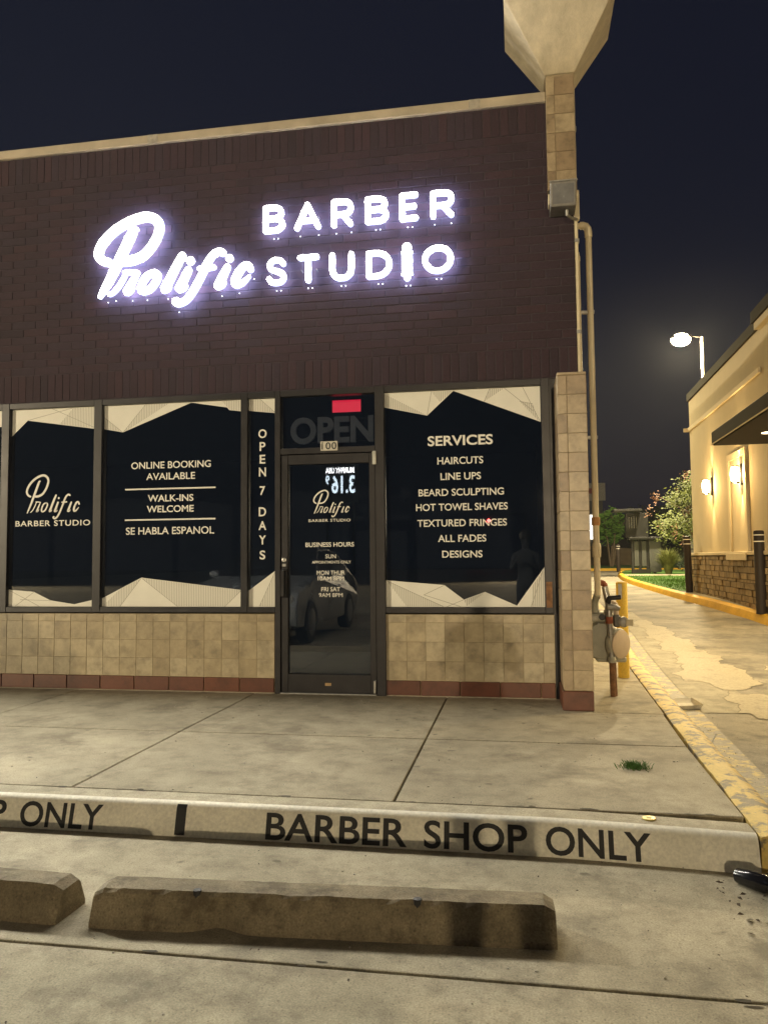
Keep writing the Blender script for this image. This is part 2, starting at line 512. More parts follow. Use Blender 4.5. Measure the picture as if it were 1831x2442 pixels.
def letters_flat(name, key, x0, x1, z0, z1, y, mat, parent, th=.0012):
    """thin lettering on a wall plane facing -y"""
    vs, fs = OUT[key]
    mb = MB()
    pts = [(x0 + a*(x1-x0), z0 + b*(z1-z0)) for a, b in vs]
    mb.add([(x, y-th, z) for x, z in pts], fs)
    return mb.build(name, mat, parent)

def letters_words(name, key, words, x0, x1, z0, z1, y, mat, parent):
    """one flat piece per word of a line"""
    vs, fs = OUT[key]
    par = list(range(len(vs)))
    def find(i):
        while par[i] != i:
            par[i] = par[par[i]]; i = par[i]
        return i
    for f in fs:
        for i in f[1:]: par[find(i)] = find(f[0])
    span = {}
    for i, v in enumerate(vs):
        r = find(i); a = span.get(r, (9, -9)); span[r] = (min(a[0], v[0]), max(a[1], v[0]))
    iv = sorted(span.values()); hi = iv[0][1]; gaps = []
    for a, b in iv[1:]:
        if a > hi: gaps.append((a-hi, (a+hi)/2))
        hi = max(hi, b)
    cuts = [-1] + sorted(c for _, c in sorted(gaps, reverse=True)[:words-1]) + [9]
    for lo, up in zip(cuts, cuts[1:]):
        sub = [f for f in fs if lo < vs[f[0]][0] <= up]
        ids = sorted({i for f in sub for i in f}); m = {i: k for k, i in enumerate(ids)}
        MB().add([(x0+vs[i][0]*(x1-x0), y-.0012, z0+vs[i][1]*(z1-z0)) for i in ids], [tuple(m[i] for i in f) for f in sub]).build(name, mat, parent)

def letters_solid(mb, key, x0, x1, z0, z1, yf, yb, mf=0, ms=1, mk=None):
    vs, fs = OUT[key]
    pts = [(x0 + a*(x1-x0), z0 + b*(z1-z0)) for a, b in vs]
    n = len(pts)
    mb.add([(x, yf, z) for x, z in pts], fs, mf)
    edges = {}
    for f in fs:
        for i in range(len(f)):
            a, b = f[i], f[(i+1) % len(f)]
            if (b, a) in edges: del edges[(b, a)]
            else: edges[(a, b)] = 1
    side = []
    vv = [(x, yf, z) for x, z in pts] + [(x, yb, z) for x, z in pts]
    for a, b in edges: side.append((b, a, a+n, b+n))
    mb.add(vv, side, ms)
    if mk is not None: mb.add([(x, yb, z) for x, z in pts], [f[::-1] for f in fs], mk)

def catmull(pts, sub=5):
    if len(pts) < 3: return pts
    o = []
    for i in range(len(pts)-1):
        p0, p1, p2, p3 = pts[max(i-1,0)], pts[i], pts[i+1], pts[min(i+2, len(pts)-1)]
        for k in range(sub):
            t = k/sub
            o.append(tuple(.5*((2*b)+(c-a)*t+(2*a-5*b+4*c-d)*t*t+(3*b-a-3*c+d)*t**3) for a, b, c, d in zip(p0, p1, p2, p3)))
    o.append(pts[-1])
    return o

def stroke(mb, pts, yf, yb=None, mf=0, ms=1, mk=None):
    """brush stroke of varying width, (x, z, half width) each, with round ends"""
    if len(pts) == 1:
        x, z, r = pts[0]
        ring = [(x + r*math.cos(a*math.pi/12), z + r*math.sin(a*math.pi/12)) for a in range(24)]
    else:
        p = catmull(pts)
        L_, R_ = [], []
        for i in range(len(p)):
            a, b = p[max(i-1,0)], p[min(i+1, len(p)-1)]
            dx, dz = b[0]-a[0], b[1]-a[1]
            l = math.hypot(dx, dz) or 1e-6
            nx, nz = -dz/l, dx/l
            L_.append((p[i][0]+nx*p[i][2], p[i][1]+nz*p[i][2])); R_.append((p[i][0]-nx*p[i][2], p[i][1]-nz*p[i][2]))
        n = len(p)
        vs = [(x, yf, z) for x, z in L_] + [(x, yf, z) for x, z in R_]
        mb.add(vs, [(i, i+1, n+i+1, n+i) for i in range(n-1)], mf)
        ends = []
        for e, (q, s_) in enumerate(((p[0], L_[0]), (p[-1], R_[-1]))):
            a0 = math.atan2(s_[1]-q[1], s_[0]-q[0])
            ends.append([(q[0]+q[2]*math.cos(a0+math.pi*k/8), q[1]+q[2]*math.sin(a0+math.pi*k/8)) for k in range(9)])
        for ring_ in ends:
            mb.add([(x, yf, z) for x, z in ring_], [tuple(range(9))], mf)
        ring = ends[0][:-1] + R_ + ends[1][1:-1] + L_[::-1]
    if len(pts) == 1:
        mb.add([(x, yf, z) for x, z in ring], [tuple(range(len(ring)))], mf)
    if yb is not None:
        n = len(ring)
        mb.add([(x, yf, z) for x, z in ring] + [(x, yb, z) for x, z in ring], [(i, (i+1) % n, n+(i+1) % n, n+i) for i in range(n)], ms)
        if mk is not None:
            if len(pts) == 1: mb.add([(x, yb, z) for x, z in ring], [tuple(range(n))], mk)
            else:
                m_ = len(L_)
                mb.add([(x, yb, z) for x, z in L_] + [(x, yb, z) for x, z in R_], [(i, m_+i, m_+i+1, i+1) for i in range(m_-1)], mk)
                for r_ in ends: mb.add([(x, yb, z) for x, z in r_], [tuple(range(9))], mk)

SCRIPT = {'P': [[(-3.759,4.007,.042),(-3.814,4.025,.0445),(-3.857,4.066,.047),(-3.865,4.115,.0495),(-3.833,4.188,.0496),(-3.76,4.268,.0496),(-3.659,4.339,.0495),(-3.535,4.393,.0493),(-3.411,4.419,.049),(-3.327,4.404,.0487),(-3.267,4.359,.0485),(-3.253,4.296,.0483),(-3.275,4.218,.0482),(-3.33,4.129,.0481),(-3.407,4.054,.0482),(-3.497,4.017,.0483),(-3.57,4.006,.0485),(-3.632,4.008,.0463)],
 [(-3.48,4.306,.021),(-3.511,4.296,.042),(-3.544,4.24,.0513),(-3.594,4.142,.0523),(-3.649,4.034,.0522),(-3.704,3.925,.0498),(-3.76,3.822,.044),(-3.81,3.74,.0347),(-3.845,3.683,.0231)]],
 'r': [[(-3.58,3.897,0.0193),(-3.618,3.828,0.0232),(-3.668,3.757,0.0232),(-3.716,3.712,0.0213),(-3.75,3.695,0.0174)],[(-3.597,3.898,0.0213),(-3.529,3.895,0.0250),(-3.464,3.888,0.0211)],[(-3.473,3.876,0.0230),(-3.517,3.805,0.0345),(-3.555,3.738,0.0402),(-3.57,3.712,0.0402),(-3.533,3.721,0.0286),(-3.507,3.745,0.0134)]],
 'o': [[(-3.294,3.876,0.0319),(-3.366,3.855,0.0336),(-3.416,3.792,0.0353),(-3.432,3.729,0.0353),(-3.404,3.703,0.0319),(-3.337,3.726,0.0336),(-3.282,3.793,0.0353),(-3.263,3.85,0.0319),(-3.294,3.876,0.0319)]],
 'l': [[(-3.024,4.017,.0426),(-3.073,3.936,.0471),(-3.133,3.825,.0492),(-3.187,3.728,.0514),(-3.195,3.71,.0469),(-3.154,3.713,.0267),(-3.136,3.735,.0111)]],
 'i': [[(-2.942,3.963,.0468)],[(-2.963,3.875,.0422),(-3.001,3.799,.0466),(-3.039,3.728,.051),(-3.047,3.706,.0465),(-3.0,3.707,.0265),(-2.973,3.729,.011)]],
 'f': [[(-2.629,4.015,.0396),(-2.665,4.028,.0397),(-2.719,4.004,.0398),(-2.769,3.94,.042),(-2.81,3.859,.0419),(-2.859,3.768,.0418),(-2.913,3.677,.0418),(-2.972,3.603,.0396),(-3.027,3.57,.0374),(-3.07,3.564,.0331),(-3.09,3.587,.0376),(-3.073,3.602,.0287)],[(-2.852,3.881,.0265),(-2.789,3.88,.0309),(-2.715,3.885,.0286)]],
 'ii': [[(-2.562,3.957,.0438)],[(-2.583,3.873,.0393),(-2.621,3.803,.0458),(-2.66,3.728,.0501),(-2.669,3.704,.0457),(-2.626,3.707,.026),(-2.599,3.731,.0109)]],
 'c': [[(-2.359,3.838,.0345),(-2.382,3.877,.0368),(-2.428,3.87,.0412),(-2.476,3.813,.0433),(-2.506,3.748,.0454),(-2.497,3.706,.041),(-2.444,3.715,.0323),(-2.399,3.747,.0237),(-2.372,3.772,.0172)]]}

# ------------------------------------------------------------------ ground
def ss(a, b, t):
    t = min(1, max(0, (t-a)/(b-a))); return t*t*(3-2*t)
def g(y):                              # the lane climbs gently away from the parking lot
    return -.15 + .28*ss(1, 11, y) + .25*ss(9, 34, y)
LOT = -.15

ground = MB().box(-120, 120, -120, 120, -1.2, -.40).build('ground', simple('dark_soil', (.05,.045,.035), .95))
tag(ground, 'dark ground stretching away beyond the lots', 'ground', kind='structure')

lot = thing('parking_lot', 'pale concrete parking lot in front of the shop kerb', 'parking lot', kind='structure')
def slab(poly, z0, z1, name, mat, parent, bev=.006):
    return MB().prism(poly, z0, z1).build(name, mat, parent, bevel=bev)
slab([(-40,-4.174),(40,-4.174),(40,-3.0),(-40,-3.0)], -.39, LOT, 'slab', m_lot, lot)
for i in range(4):
    x0, x1 = -40 + i*20 + .004, -20 + i*20 - .004
    if i == 1: x1 = -3.9
    if i == 2: x0 = -3.892
    slab([(x0,-9.0),(x1,-9.0),(x1,-4.186),(x0,-4.186)], -.39, LOT, 'slab', m_lot, lot, .008)
slab([(-40,-90),(40,-90),(40,-9.012),(-40,-9.012)], -.39, LOT, 'slab', m_lot, lot)

walk = thing('sidewalk', 'pale grey concrete sidewalk slabs along the shop front', 'sidewalk', kind='structure')
G = .006
def rect(x0, x1, y0, y1): return [(x0+G,y0+G),(x1-G,y0+G),(x1-G,y1-G),(x0+G,y1-G)]
xs = [-12.8, -9.2, -5.9, -4.05, -2.345, -.626]
for a, b in zip(xs, xs[1:]):
    slab(rect(a, b, -2.917, -1.585), -.3, 0, 'slab', m_side, walk)
    slab(rect(a, b, -1.585, .02), -.3, 0, 'slab', m_side, walk)
slab([(-.626+G,-2.917+G),(.985,-2.917+G),(1.005,-1.585-G),(-.626+G,-1.585-G)], -.3, 0, 'slab', m_side, walk)
slab([(-.626+G,-1.585+G),(1.005,-1.585+G),(1.045,-.56-G),(.55,-.56-G),(.55,.02),(-.626+G,.02)], -.3, 0, 'slab', m_side, walk)
ys = [-.56, 1.0, 2.4, 4.0, 6.0, 8.5, 11, 14, 18, 22]
def yin(y):                             # inner edge of the yellow kerb
    P = [(-3.2,.975),(-1.83,1.015),(-.49,1.06),(1.7,1.135),(4,1.22),(9,1.42),(22,1.9)]
    for (a, xa), (b, xb) in zip(P, P[1:]):
        if y <= b: return xa + (xb-xa)*(y-a)/(b-a)
    return 1.9
for a, b in zip(ys, ys[1:]):
    mb = MB(); n = 6
    vs = []
    for i in range(n+1):
        y = a+G + (b-a-2*G)*i/n
        z = g(y)+.15
        vs += [(.53,y,z),(yin(y)-.006,y,z),(.53,y,z-.3),(yin(y)-.006,y,z-.3)]
    fs = []
    for i in range(n):
        k = 4*i
        fs += [(k,k+1,k+5,k+4),(k+1,k+3,k+7,k+5),(k+2,k+6,k+7,k+3)]
    fs += [(0,2,3,1),(4*n,4*n+1,4*n+3,4*n+2)]
    mb.add(vs, fs).build('slab', m_side, walk)

# ---- front kerb with painted face
kerb = thing('kerb', 'low concrete kerb with white painted face and black lettering', 'kerb', kind='structure')
PROF = [(-2.922,-.25),(-2.922,-.001),(-3.045,-.001),(-3.062,-.003),(-3.076,-.010),(-3.086,-.024),(-3.118,-.155),(-3.118,-.25)]
def extrude_prof(prof, x0, x1, nx=1, shift=lambda x: 0, closed=True):
    mb = MB(); n = len(prof); vs = []
    for i in range(nx+1):
        x = x0 + (x1-x0)*i/nx
        vs += [(x, y+shift(x), z) for y, z in prof]
    fs = []
    for i in range(nx):
        for k in range(n if closed else n-1):
            fs.append((i*n+k, (i+1)*n+k, (i+1)*n+(k+1) % n, i*n+(k+1) % n))
    if closed: fs += [tuple(range(n)), tuple(range(nx*n, (nx+1)*n))[::-1]]
    return mb.add(vs, fs)
def kshift(x): return -.075*max(0, (x-.1)/.87)**1.3 if x > .1 else 0
extrude_prof(PROF, -12.8, .975, 80, kshift).build('kerb_stone', m_kerbc, kerb, smooth=True)
paint = [(-3.050,.0012),(-3.0635,-.001),(-3.0785,-.0085),(-3.0886,-.0238),(-3.1205,-.150)]
extrude_prof(paint, -12.8, .973, 80, kshift, False).build('painted_face', m_white_kerb, kerb, smooth=True)
def face_pt(x, v, off=.0025):          # v from 0 at the foot to 1 at the top edge of the kerb face
    y0, z0, y1, z1 = -3.1205, -.150, -3.0886, -.0238
    if v <= 1: y, z = y0+(y1-y0)*v, z0+(z1-z0)*v
    else: y, z = y1+(v-1)*.10, z1+(v-1)*.13
    return (x, y-off+kshift(x), z)
def kerb_text(x0, x1):
    for key, a0, a1 in (('kerb1', 0, .680), ('kerb2', .758, 1.226), ('kerb3', 1.307, 1.756)):
        vs, fs = OUT[key]
        MB().add([face_pt(x0+a0+a*(a1-a0), .07+.93*b) for a, b in vs], fs).build('lettering', m_black_paint, kerb)
kerb_text(-1.213, .540); kerb_text(-3.815, -2.062); kerb_text(-6.42, -4.667)
for x in (-1.647, -4.25):
    MB().add([face_pt(x-.026,.06),face_pt(x+.026,.06),face_pt(x+.026,1.0),face_pt(x-.026,1.0),face_pt(x+.026,1.12),face_pt(x-.026,1.12)],[(0,1,2,3),(3,2,4,5)]).build('divider_mark', m_black_paint, kerb)

# ---- lane
lane = MB()
gx = [.56, .9, 1.3, 2, 3, 4, 5, 8, 14, 40]
gy = [-3.02, -1, 0] + [1+i*.75 for i in range(46)] + [40, 50, 70, 120]
for i in range(len(gy)-1):
    row = gx if gy[i] < 24 else [-80, -20, -5] + gx
    for a, b in zip(row, row[1:]):
        lane.add([(a,gy[i],g(gy[i])+.002),(b,gy[i],g(gy[i])+.002),(b,gy[i+1],g(gy[i+1])+.002),(a,gy[i+1],g(gy[i+1])+.002)],[(0,1,2,3)])
o = lane.build('lane', m_lane)
bm = bmesh.new(); bm.from_mesh(o.data); bmesh.ops.remove_doubles(bm, verts=bm.verts, dist=.001); bm.to_mesh(o.data); bm.free()
tag(o, 'grey concrete drive-through lane climbing between the two buildings', 'lane', kind='structure')

def strip(xa, xb, y0, y1, dz, n=40, rag=0, seed=1):
    rnd = random.Random(seed); mb = MB(); vs = []
    for i in range(n+1):
        y = y0+(y1-y0)*i/n
        j0, j1 = rnd.uniform(-rag, rag), rnd.uniform(-rag, rag)
        vs += [(xa(y)+j0, y, g(y)+dz), (xb(y)+j1, y, g(y)+dz)]
    return mb.add(vs, [(2*i,2*i+1,2*i+3,2*i+2) for i in range(n)])
tag(strip(lambda y: yin(y)+.2, lambda y: yin(y)+.42, -3.0, 6.0, .006).build('gutter', m_yellow3), 'narrow gutter with flaking yellow paint beside the yellow kerb', 'gutter', kind='structure')
tag(strip(lambda y: yin(y)+.427, lambda y: yin(y)+1.0-.03*y, .3, 9.0, .006).build('gutter_panel', m_lane2), 'pale concrete panel between gutter and cream patches of the lane', 'pavement', kind='structure')
def xcen(y):
    P = [(-2.6,2.75),(-.5,2.25),(1,2.06),(3,1.98),(5.5,2.02),(8.5,2.25)]
    for (a, xa), (b, xb) in zip(P, P[1:]):
        if y <= b: return xa+(xb-xa)*max(0,(y-a))/(b-a)
    return 2.25
def patchpoly(pts, dz, name, label, seed):
    rnd = random.Random(seed); out = []
    n = len(pts)
    for i in range(n):
        a, b = pts[i], pts[(i+1) % n]
        k = max(3, int(math.hypot(a[0]-b[0], a[1]-b[1])/.09))
        for j in range(k):
            t = j/k
            w_ = .05*math.sin(3.1*i+9*t+seed)+.03*math.sin(23*t+i)
            out.append((a[0]+(b[0]-a[0])*t+rnd.uniform(-.03,.03)+w_, a[1]+(b[1]-a[1])*t+rnd.uniform(-.06,.06)+w_))
    n = len(out); cx_, cy_ = sum(p[0] for p in out)/n, sum(p[1] for p in out)/n
    big = []
    for k in range(n):                     # worn border round the solid part
        a, b = out[k-4], out[(k+4) % n]
        tx, ty = b[0]-a[0], b[1]-a[1]; l = math.hypot(tx, ty) or 1
        nx, ny = -ty/l, tx/l
        big.append((out[k][0]+nx*.10, out[k][1]+ny*.2))
    me_v = [(x,y,g(y)+dz) for x, y in out]+[(x,y,g(y)+dz-.002) for x, y in big]
    mb = MB().add(me_v, [tuple(range(n))]+[(k,(k+1) % n,n+(k+1) % n,n+k) for k in range(n)])
    o = mb.build(name, m_cream_patch)
    at = o.data.attributes.new('cover', 'FLOAT', 'POINT')
    for k in range(2*n): at.data[k].value = 1.0 if k < n else 0.0
    bm = bmesh.new(); bm.from_mesh(o.data); bmesh.ops.triangulate(bm, faces=bm.faces); bm.to_mesh(o.data); bm.free()
    return tag(o, label, 'pavement', kind='structure')
patchpoly([(1.78,2.2),(2.0,3.6),(1.98,5.2),(2.0,7.4),(2.18,7.6),(2.3,5.4),(2.38,3.6),(2.42,2.1),(2.12,1.55)], .011, 'pavement_patch', 'long flaked cream coating patch down the middle of the lane', 3)
patchpoly([(1.90,.35),(1.98,1.2),(2.3,1.15),(2.5,.8),(2.75,.4),(2.72,-.3),(2.3,-.2),(2.05,.0)], .011, 'pavement_patch', 'ragged cream coating patch nearest the shop corner', 5)
patchpoly([(2.85,2.9),(3.5,3.05),(3.45,2.65),(2.9,2.6)], .011, 'pavement_patch', 'small cream coating patch lying apart in the lane', 8)

def kerb_sweep(path, prof, name, mat, label, dz=.15):
    """path: (x, y) list; prof: (offset along +x, height over lane)"""
    mb = MB(); n = len(prof); vs = []
    for x, y in path: vs += [(x+dx, y, g(y)+h) for dx, h in prof]
    fs = []
    for i in range(len(path)-1):
        for k in range(n-1):
            fs.append((i*n+k, i*n+k+1, (i+1)*n+k+1, (i+1)*n+k))
    fs += [tuple(range(n))[::-1], tuple(range((len(path)-1)*n, len(path)*n))]
    o = mb.add(vs, fs).build(name, mat, smooth=True)
    bm = bmesh.new(); bm.from_mesh(o.data); bmesh.ops.recalc_face_normals(bm, faces=bm.faces); bm.to_mesh(o.data); bm.free()
    return tag(o, label, 'kerb', kind='structure')
rnd = random.Random(4)
path = []
y = -3.17
while y < 22:
    path.append((yin(y)+rnd.uniform(-.004,.004), y)); y += .12 if y < 4 else .6
kerb_sweep(path, [(.008,-.2),(.008,.148),(.05,.158),(.12,.156),(.165,.14),(.195,.10),(.225,-.01),(.225,-.2)], 'yellow_kerb', m_yellow, 'chipped yellow painted kerb between the sidewalk and the lane')
RK = [(4.12,-6),(4.08,2),(3.99,7.2),(3.88,9.1),(3.81,12),(3.77,16.2),(3.77,21.7),(4.0,26),(4.6,31),(5.6,34),(9,36.5)]
def smooth_path(P, step=.5):
    q = catmull([(a, b) for a, b in P], 12); return q
RKS = smooth_path(RK)
def kerb_sweep_n(path, name, mat, label):
    mb = MB(); n = 6; vs = []
    for i, (x, y) in enumerate(path):
        a, b = path[max(i-1,0)], path[min(i+1,len(path)-1)]
        t = Vector((b[0]-a[0], b[1]-a[1])).normalized(); nx, ny = t.y, -t.x
        for off, h in ((0,-.2),(0,.0),(.05,.13),(.09,.15),(.19,.152),(.19,-.2)):
            vs.append((x+nx*off, y+ny*off, g(y)+h))
    fs = [(i*n+k, i*n+k+1, (i+1)*n+k+1, (i+1)*n+k) for i in range(len(path)-1) for k in range(n-1)]
    fs += [tuple(range(n))[::-1], tuple(range((len(path)-1)*n, len(path)*n))]
    o = mb.add(vs, fs).build(name, mat, smooth=True)
    return tag(o, label, 'kerb', kind='structure')
kerb_sweep_n(RKS, 'drive_kerb', m_yellow2, 'bright yellow kerb curving along the restaurant side of the lane')
kerb_sweep_n([(-8,40.6),(2,40.3),(6,39.9),(9,39.2),(12,38)], 'end_kerb', m_yellow2, 'straight yellow kerb across the far end of the lane')

def kx(y):
    for (xa, a), (xb, b) in zip(RKS, RKS[1:]):
        if a <= y <= b: return xa+(xb-xa)*(y-a)/(b-a+1e-9)
    return 4.1
m_lawn = simple('lawn_soil_green', (.055,.13,.018), .95, .45, 9)
m_blade = simple('grass_blade_green', (.09,.22,.02), .8, .4, 3)
vg = MB(); vs = []
yy = [-6+i*.9 for i in range(23)]
for y in yy: vs += [(kx(y)+.185,y,g(y)+.148),(4.7,y,g(y)+.148)]
tag(vg.add(vs, [(2*i,2*i+1,2*i+3,2*i+2) for i in range(len(yy)-1)]).build('verge', concrete('verge_concrete', (.26,.23,.17), (.34,.3,.22), spots=False)), 'narrow concrete verge between the yellow kerb and the restaurant wall', 'verge', kind='structure')
vg = MB(); vs = []
yy = [14.0+i*.7 for i in range(30)]
for y in yy: vs += [(kx(y)+.185,y,g(y)+.15),(13,y,g(y)+.15)]
tag(vg.add(vs, [(2*i,2*i+1,2*i+3,2*i+2) for i in range(len(yy)-1)]).build('lawn', m_lawn), 'green lawn behind the drive kerb past the restaurant corner', 'lawn', kind='structure')
vg = MB().add([(-60,41,.54),(60,39,.54),(60,110,.9),(-60,110,.9)], [(0,1,2,3)])
tag(vg.build('far_lawn', m_lawn), 'dim lawn beyond the far yellow kerb', 'lawn', kind='structure')
tag(MB().add([(kx(24.6)+.2,24.6,g(24.6)+.157),(9.5,24.2,g(24.2)+.157),(9.5,25.6,g(25.6)+.157),(kx(26)+.2,26,g(26)+.157)],[(0,1,2,3)]).build('footpath', m_side), 'pale concrete footpath crossing the lawn before the menu board', 'footpath', kind='structure')
gb = MB(); rnd = random.Random(11)
for i in range(5200):
    y = rnd.uniform(14.3, 24.2); x = rnd.uniform(kx(y)+.2, kx(y)+3.4)
    z = g(y)+.145; h = rnd.uniform(.03,.075); a = rnd.uniform(0, 6.28); w = .009
    gb.add([(x-w*math.cos(a),y-w*math.sin(a),z),(x+w*math.cos(a),y+w*math.sin(a),z),(x+rnd.uniform(-.03,.03),y+rnd.uniform(-.03,.03),z+h)],[(0,1,2)])
tag(gb.build('grass', m_blade), 'short green grass blades on the lawn by the drive kerb', 'grass', kind='stuff')

# ------------------------------------------------------------------ the shop building
shop = thing('shop_building', 'brick barber shop with tiled base, dark windows and glass door', 'building')
ZA, ZB, ZC, ZD, ZE = .714, .764, 2.664, 2.722, .134
ZP1, ZP2 = 5.165, 5.255
XR = .525

# --- brick wall: mortar slab with proud bricks
wall = MB().box(-12.6, XR-.006, -.022, .25, ZD, ZP1).build('brick_wall', m_mortar, shop)
BL, BH, J = .255, .0775, .010
bricks = []                            # (x0, x1, z0, z1)
z = ZD + .004
top_s = ZP1 - .004
def soldier(z0, z1, off=0):
    x = XR - off
    while x > -12.6:
        bricks.append((max(x-BH+J, -12.59), x, z0+J/2, z1-J/2)); x -= BH
SB = .262
soldier(z, z+SB)
soldier(top_s-SB, top_s)
n_rows = int(round((top_s-SB-(z+SB))/BH)); bh = (top_s-SB-(z+SB))/n_rows
for r_ in range(n_rows):
    z0 = z+SB+r_*bh; x = XR + (BL/2 if r_ % 2 else 0)
    while x > -12.6:
        x1 = min(x, XR); x0 = max(x-BL+J, -12.59)
        if x1-x0 > .03: bricks.append((x0, x1, z0+J/2, z0+bh-J/2))
        x -= BL
def vis(b):
    c_ = Vector(((b[0]+b[1])/2, -.03, (b[2]+b[3])/2)); d = c_-CAM
    zz = d.dot(_f); px = 915.5+1844*d.dot(_r2)/zz; py = 1221-1844*d.dot(_u2)/zz
    return 0 < px < 1831 and 0 < py < 2442, d.length
inview = sorted([(vis(b)[1], b) for b in bricks if vis(b)[0]])
single = set(b for _, b in inview[:298])
bmesh_unit = {}
rnd = random.Random(2)
rest = MB()
for b in bricks:
    w, h = b[1]-b[0], b[3]-b[2]
    proud = rnd.uniform(-.0015, .0015)
    if b in single:
        key = (round(w,3), round(h,3))
        if key not in bmesh_unit:
            me = MB().bbox(-w/2, w/2, 0, .02, -h/2, h/2, .003).mesh('brick'); me.materials.append(m_brick); bmesh_unit[key] = me
        inst(bmesh_unit[key], 'brick', wall, ((b[0]+b[1])/2, -.026+proud, (b[2]+b[3])/2))
    else:
        rest.box(b[0], b[1], -.026+proud, -.012, b[2], b[3])
ro = rest.build('bricks', m_brick_i, wall); ro['kind'] = 'stuff'

# --- coping and body behind
cop = MB()
cop_o = MB().bbox(-12.65, .31, -.055, .34, ZP1+.001, ZP2, .008).build('coping', m_coping, shop)
for x in (-6.4, -3.36, -.31):
    MB().box(x-.05, x+.05, -.057, -.0555, ZP1+.004, ZP2-.004).build('seam', simple('coping_seam_dull', (.40,.36,.30), .5, .3, 20), cop_o)
MB().box(XR-.006-.2, XR, .251, 17.8, -.3, 5.0).build('side_wall', m_stucco, shop)
MB().box(-12.6, XR-.21, .251, 17.8, 4.75, 4.95).build('roof', simple('roof_membrane', (.12,.12,.12), .9), shop)
MB().box(-12.6, XR-.21, 17.5, 17.8, -.3, 4.74).build('rear_wall', m_stucco, shop)
MB().box(-12.8, -12.61, -.02, 17.8, -.3, 4.74).build('party_wall', m_stucco, shop)
# interior shell seen through the dark glass
MB().box(-12.6, XR-.21, .30, 6.0, -.05, .005).build('shop_floor', m_roomfloor, shop)
MB().box(-12.6, XR-.21, 6.0, 6.1, .006, 2.9).build('shop_back_wall', m_room, shop)
MB().box(-12.6, XR-.21, .27, 6.1, 2.91, 3.0).build('shop_ceiling', m_room, shop)

# --- tiled bulkheads
def tile_unit(w, h, d, mat, ch=.0012):
    me = MB().bbox(-w/2, w/2, 0, d, -h/2, h/2, ch).mesh('tile'); me.materials.append(mat); return me
TP = .166
def bulkhead(x0, x1, redx, name, tilex):
    body = MB().box(x0, x1, -.0178, .24, 0, ZA-.012).build(name, m_grout, shop)
    units = {}
    rows = [(ZE, ZE+TP), (ZE+TP, ZE+2*TP), (ZE+2*TP, ZE+3*TP), (ZE+3*TP, ZA-.012)]
    xs_ = []
    x = tilex
    while x > x0: x -= TP
    while x < x1:
        a, b = max(x, x0), min(x+TP, x1)
        if b-a > .02: xs_.append((a, b))
        x += TP
    for z0, z1 in rows:
        for a, b in xs_:
            k = (round(b-a,3), round(z1-z0,3))
            if k not in units: units[k] = tile_unit(k[0]-.0025, k[1]-.0025, .012, m_tile)
            inst(units[k], 'tile', body, ((a+b)/2, -.021+rnd.uniform(-.0008,.0008), (z0+z1)/2))
    u2 = {}
    x = redx
    while x > x0: x -= .339
    while x < x1:
        a, b = max(x, x0), min(x+.339, x1)
        if b-a > .02:
            k = round(b-a,3)
            if k not in u2: u2[k] = tile_unit(k-.006, ZE-.010, .02, m_redtile, .004)
            inst(u2[k], 'base_tile', body, ((a+b)/2, -.029, ZE/2+.002))
        x += .339
    MB().box(x0, x1, -.034, -.0182, -.01, .004).build('caulk_line', m_grout2, body)
    return body
bulkhead(-12.6, -2.166, -2.49, 'tiled_bulkhead', -2.166)
bulkhead(-1.168, .285, -.853, 'tiled_bulkhead', -1.168+.03)
# end pier between window and column
MB().box(.281, XR-.006, -.012, .25, 0, ZD-.001).build('end_pier', m_bronze, shop)

# --- column
colm = MB().box(.332, .546, -.492, -.013, .0, 2.63).build('column', m_grout, shop)
MB().bbox(.325, .552, -.500, -.013, 2.631, 2.655, .006).build('cap_tile', m_tilecol, colm)
rows = 16; ph = (2.63-.155)/rows
fa, fb, fs_ = tile_unit(.070, ph-.004, .01, m_tilecol), tile_unit(.148, ph-.004, .01, m_tilecol), None
sa = MB().bbox(0, .01, -.076, .076, -(ph-.004)/2, (ph-.004)/2, .0025).mesh('tile'); sa.materials.append(m_tilecol)
for i in range(rows):
    z = .155+ph*(i+.5)
    inst(fa, 'tile', colm, (.3625, -.500, z)); inst(fb, 'tile', colm, (.4755, -.500, z))
    for k in range(3):
        inst(sa, 'tile', colm, (.325, -.410+k*.157, z))
        inst(sa, 'tile', colm, (.543, -.410+k*.157, z))
MB().bbox(.313, .550, -.515, -.036, 0, .150, .006).build('base_tile', m_redtile, colm)
# --- upper column and flared stucco head
ucol = MB().box(.314, .546, -.112, .2, 4.33, 5.37).build('upper_column', m_grout, shop)
ph2 = .168
ua, ub = tile_unit(.068, ph2-.004, .01, m_tilecol), tile_unit(.162, ph2-.004, .01, m_tilecol)
for i in range(6):
    z = 4.33+ph2*(i+.5)
    inst(ua, 'tile', ucol, (.343, -.119, z)); inst(ub, 'tile', ucol, (.4625, -.119, z))
    side_u = MB().bbox(.308, .3138, -.10, .0, z-ph2/2+.002, z+ph2/2-.002, .002).build('tile', m_tilecol, ucol)
fl = MB()
b0 = [(.300,-.125),(.556,-.125),(.556,.18),(.300,.18)]; b1 = [(-.035,-.52),(.875,-.52),(.875,.18),(-.035,.18)]
zb, zt = 5.355, 5.81
fl.add([(x,y,zb) for x,y in b0]+[(x,y,zt) for x,y in b1]+[(x,y,7.4) for x,y in b1],
       [(3,2,1,0)]+[(i,(i+1)%4,4+(i+1)%4,4+i) for i in range(4)]+[(4+i,4+(i+1)%4,8+(i+1)%4,8+i) for i in range(4)]+[(8,9,10,11)])
fl.build('flared_head', m_stucco, shop, bevel=.008)

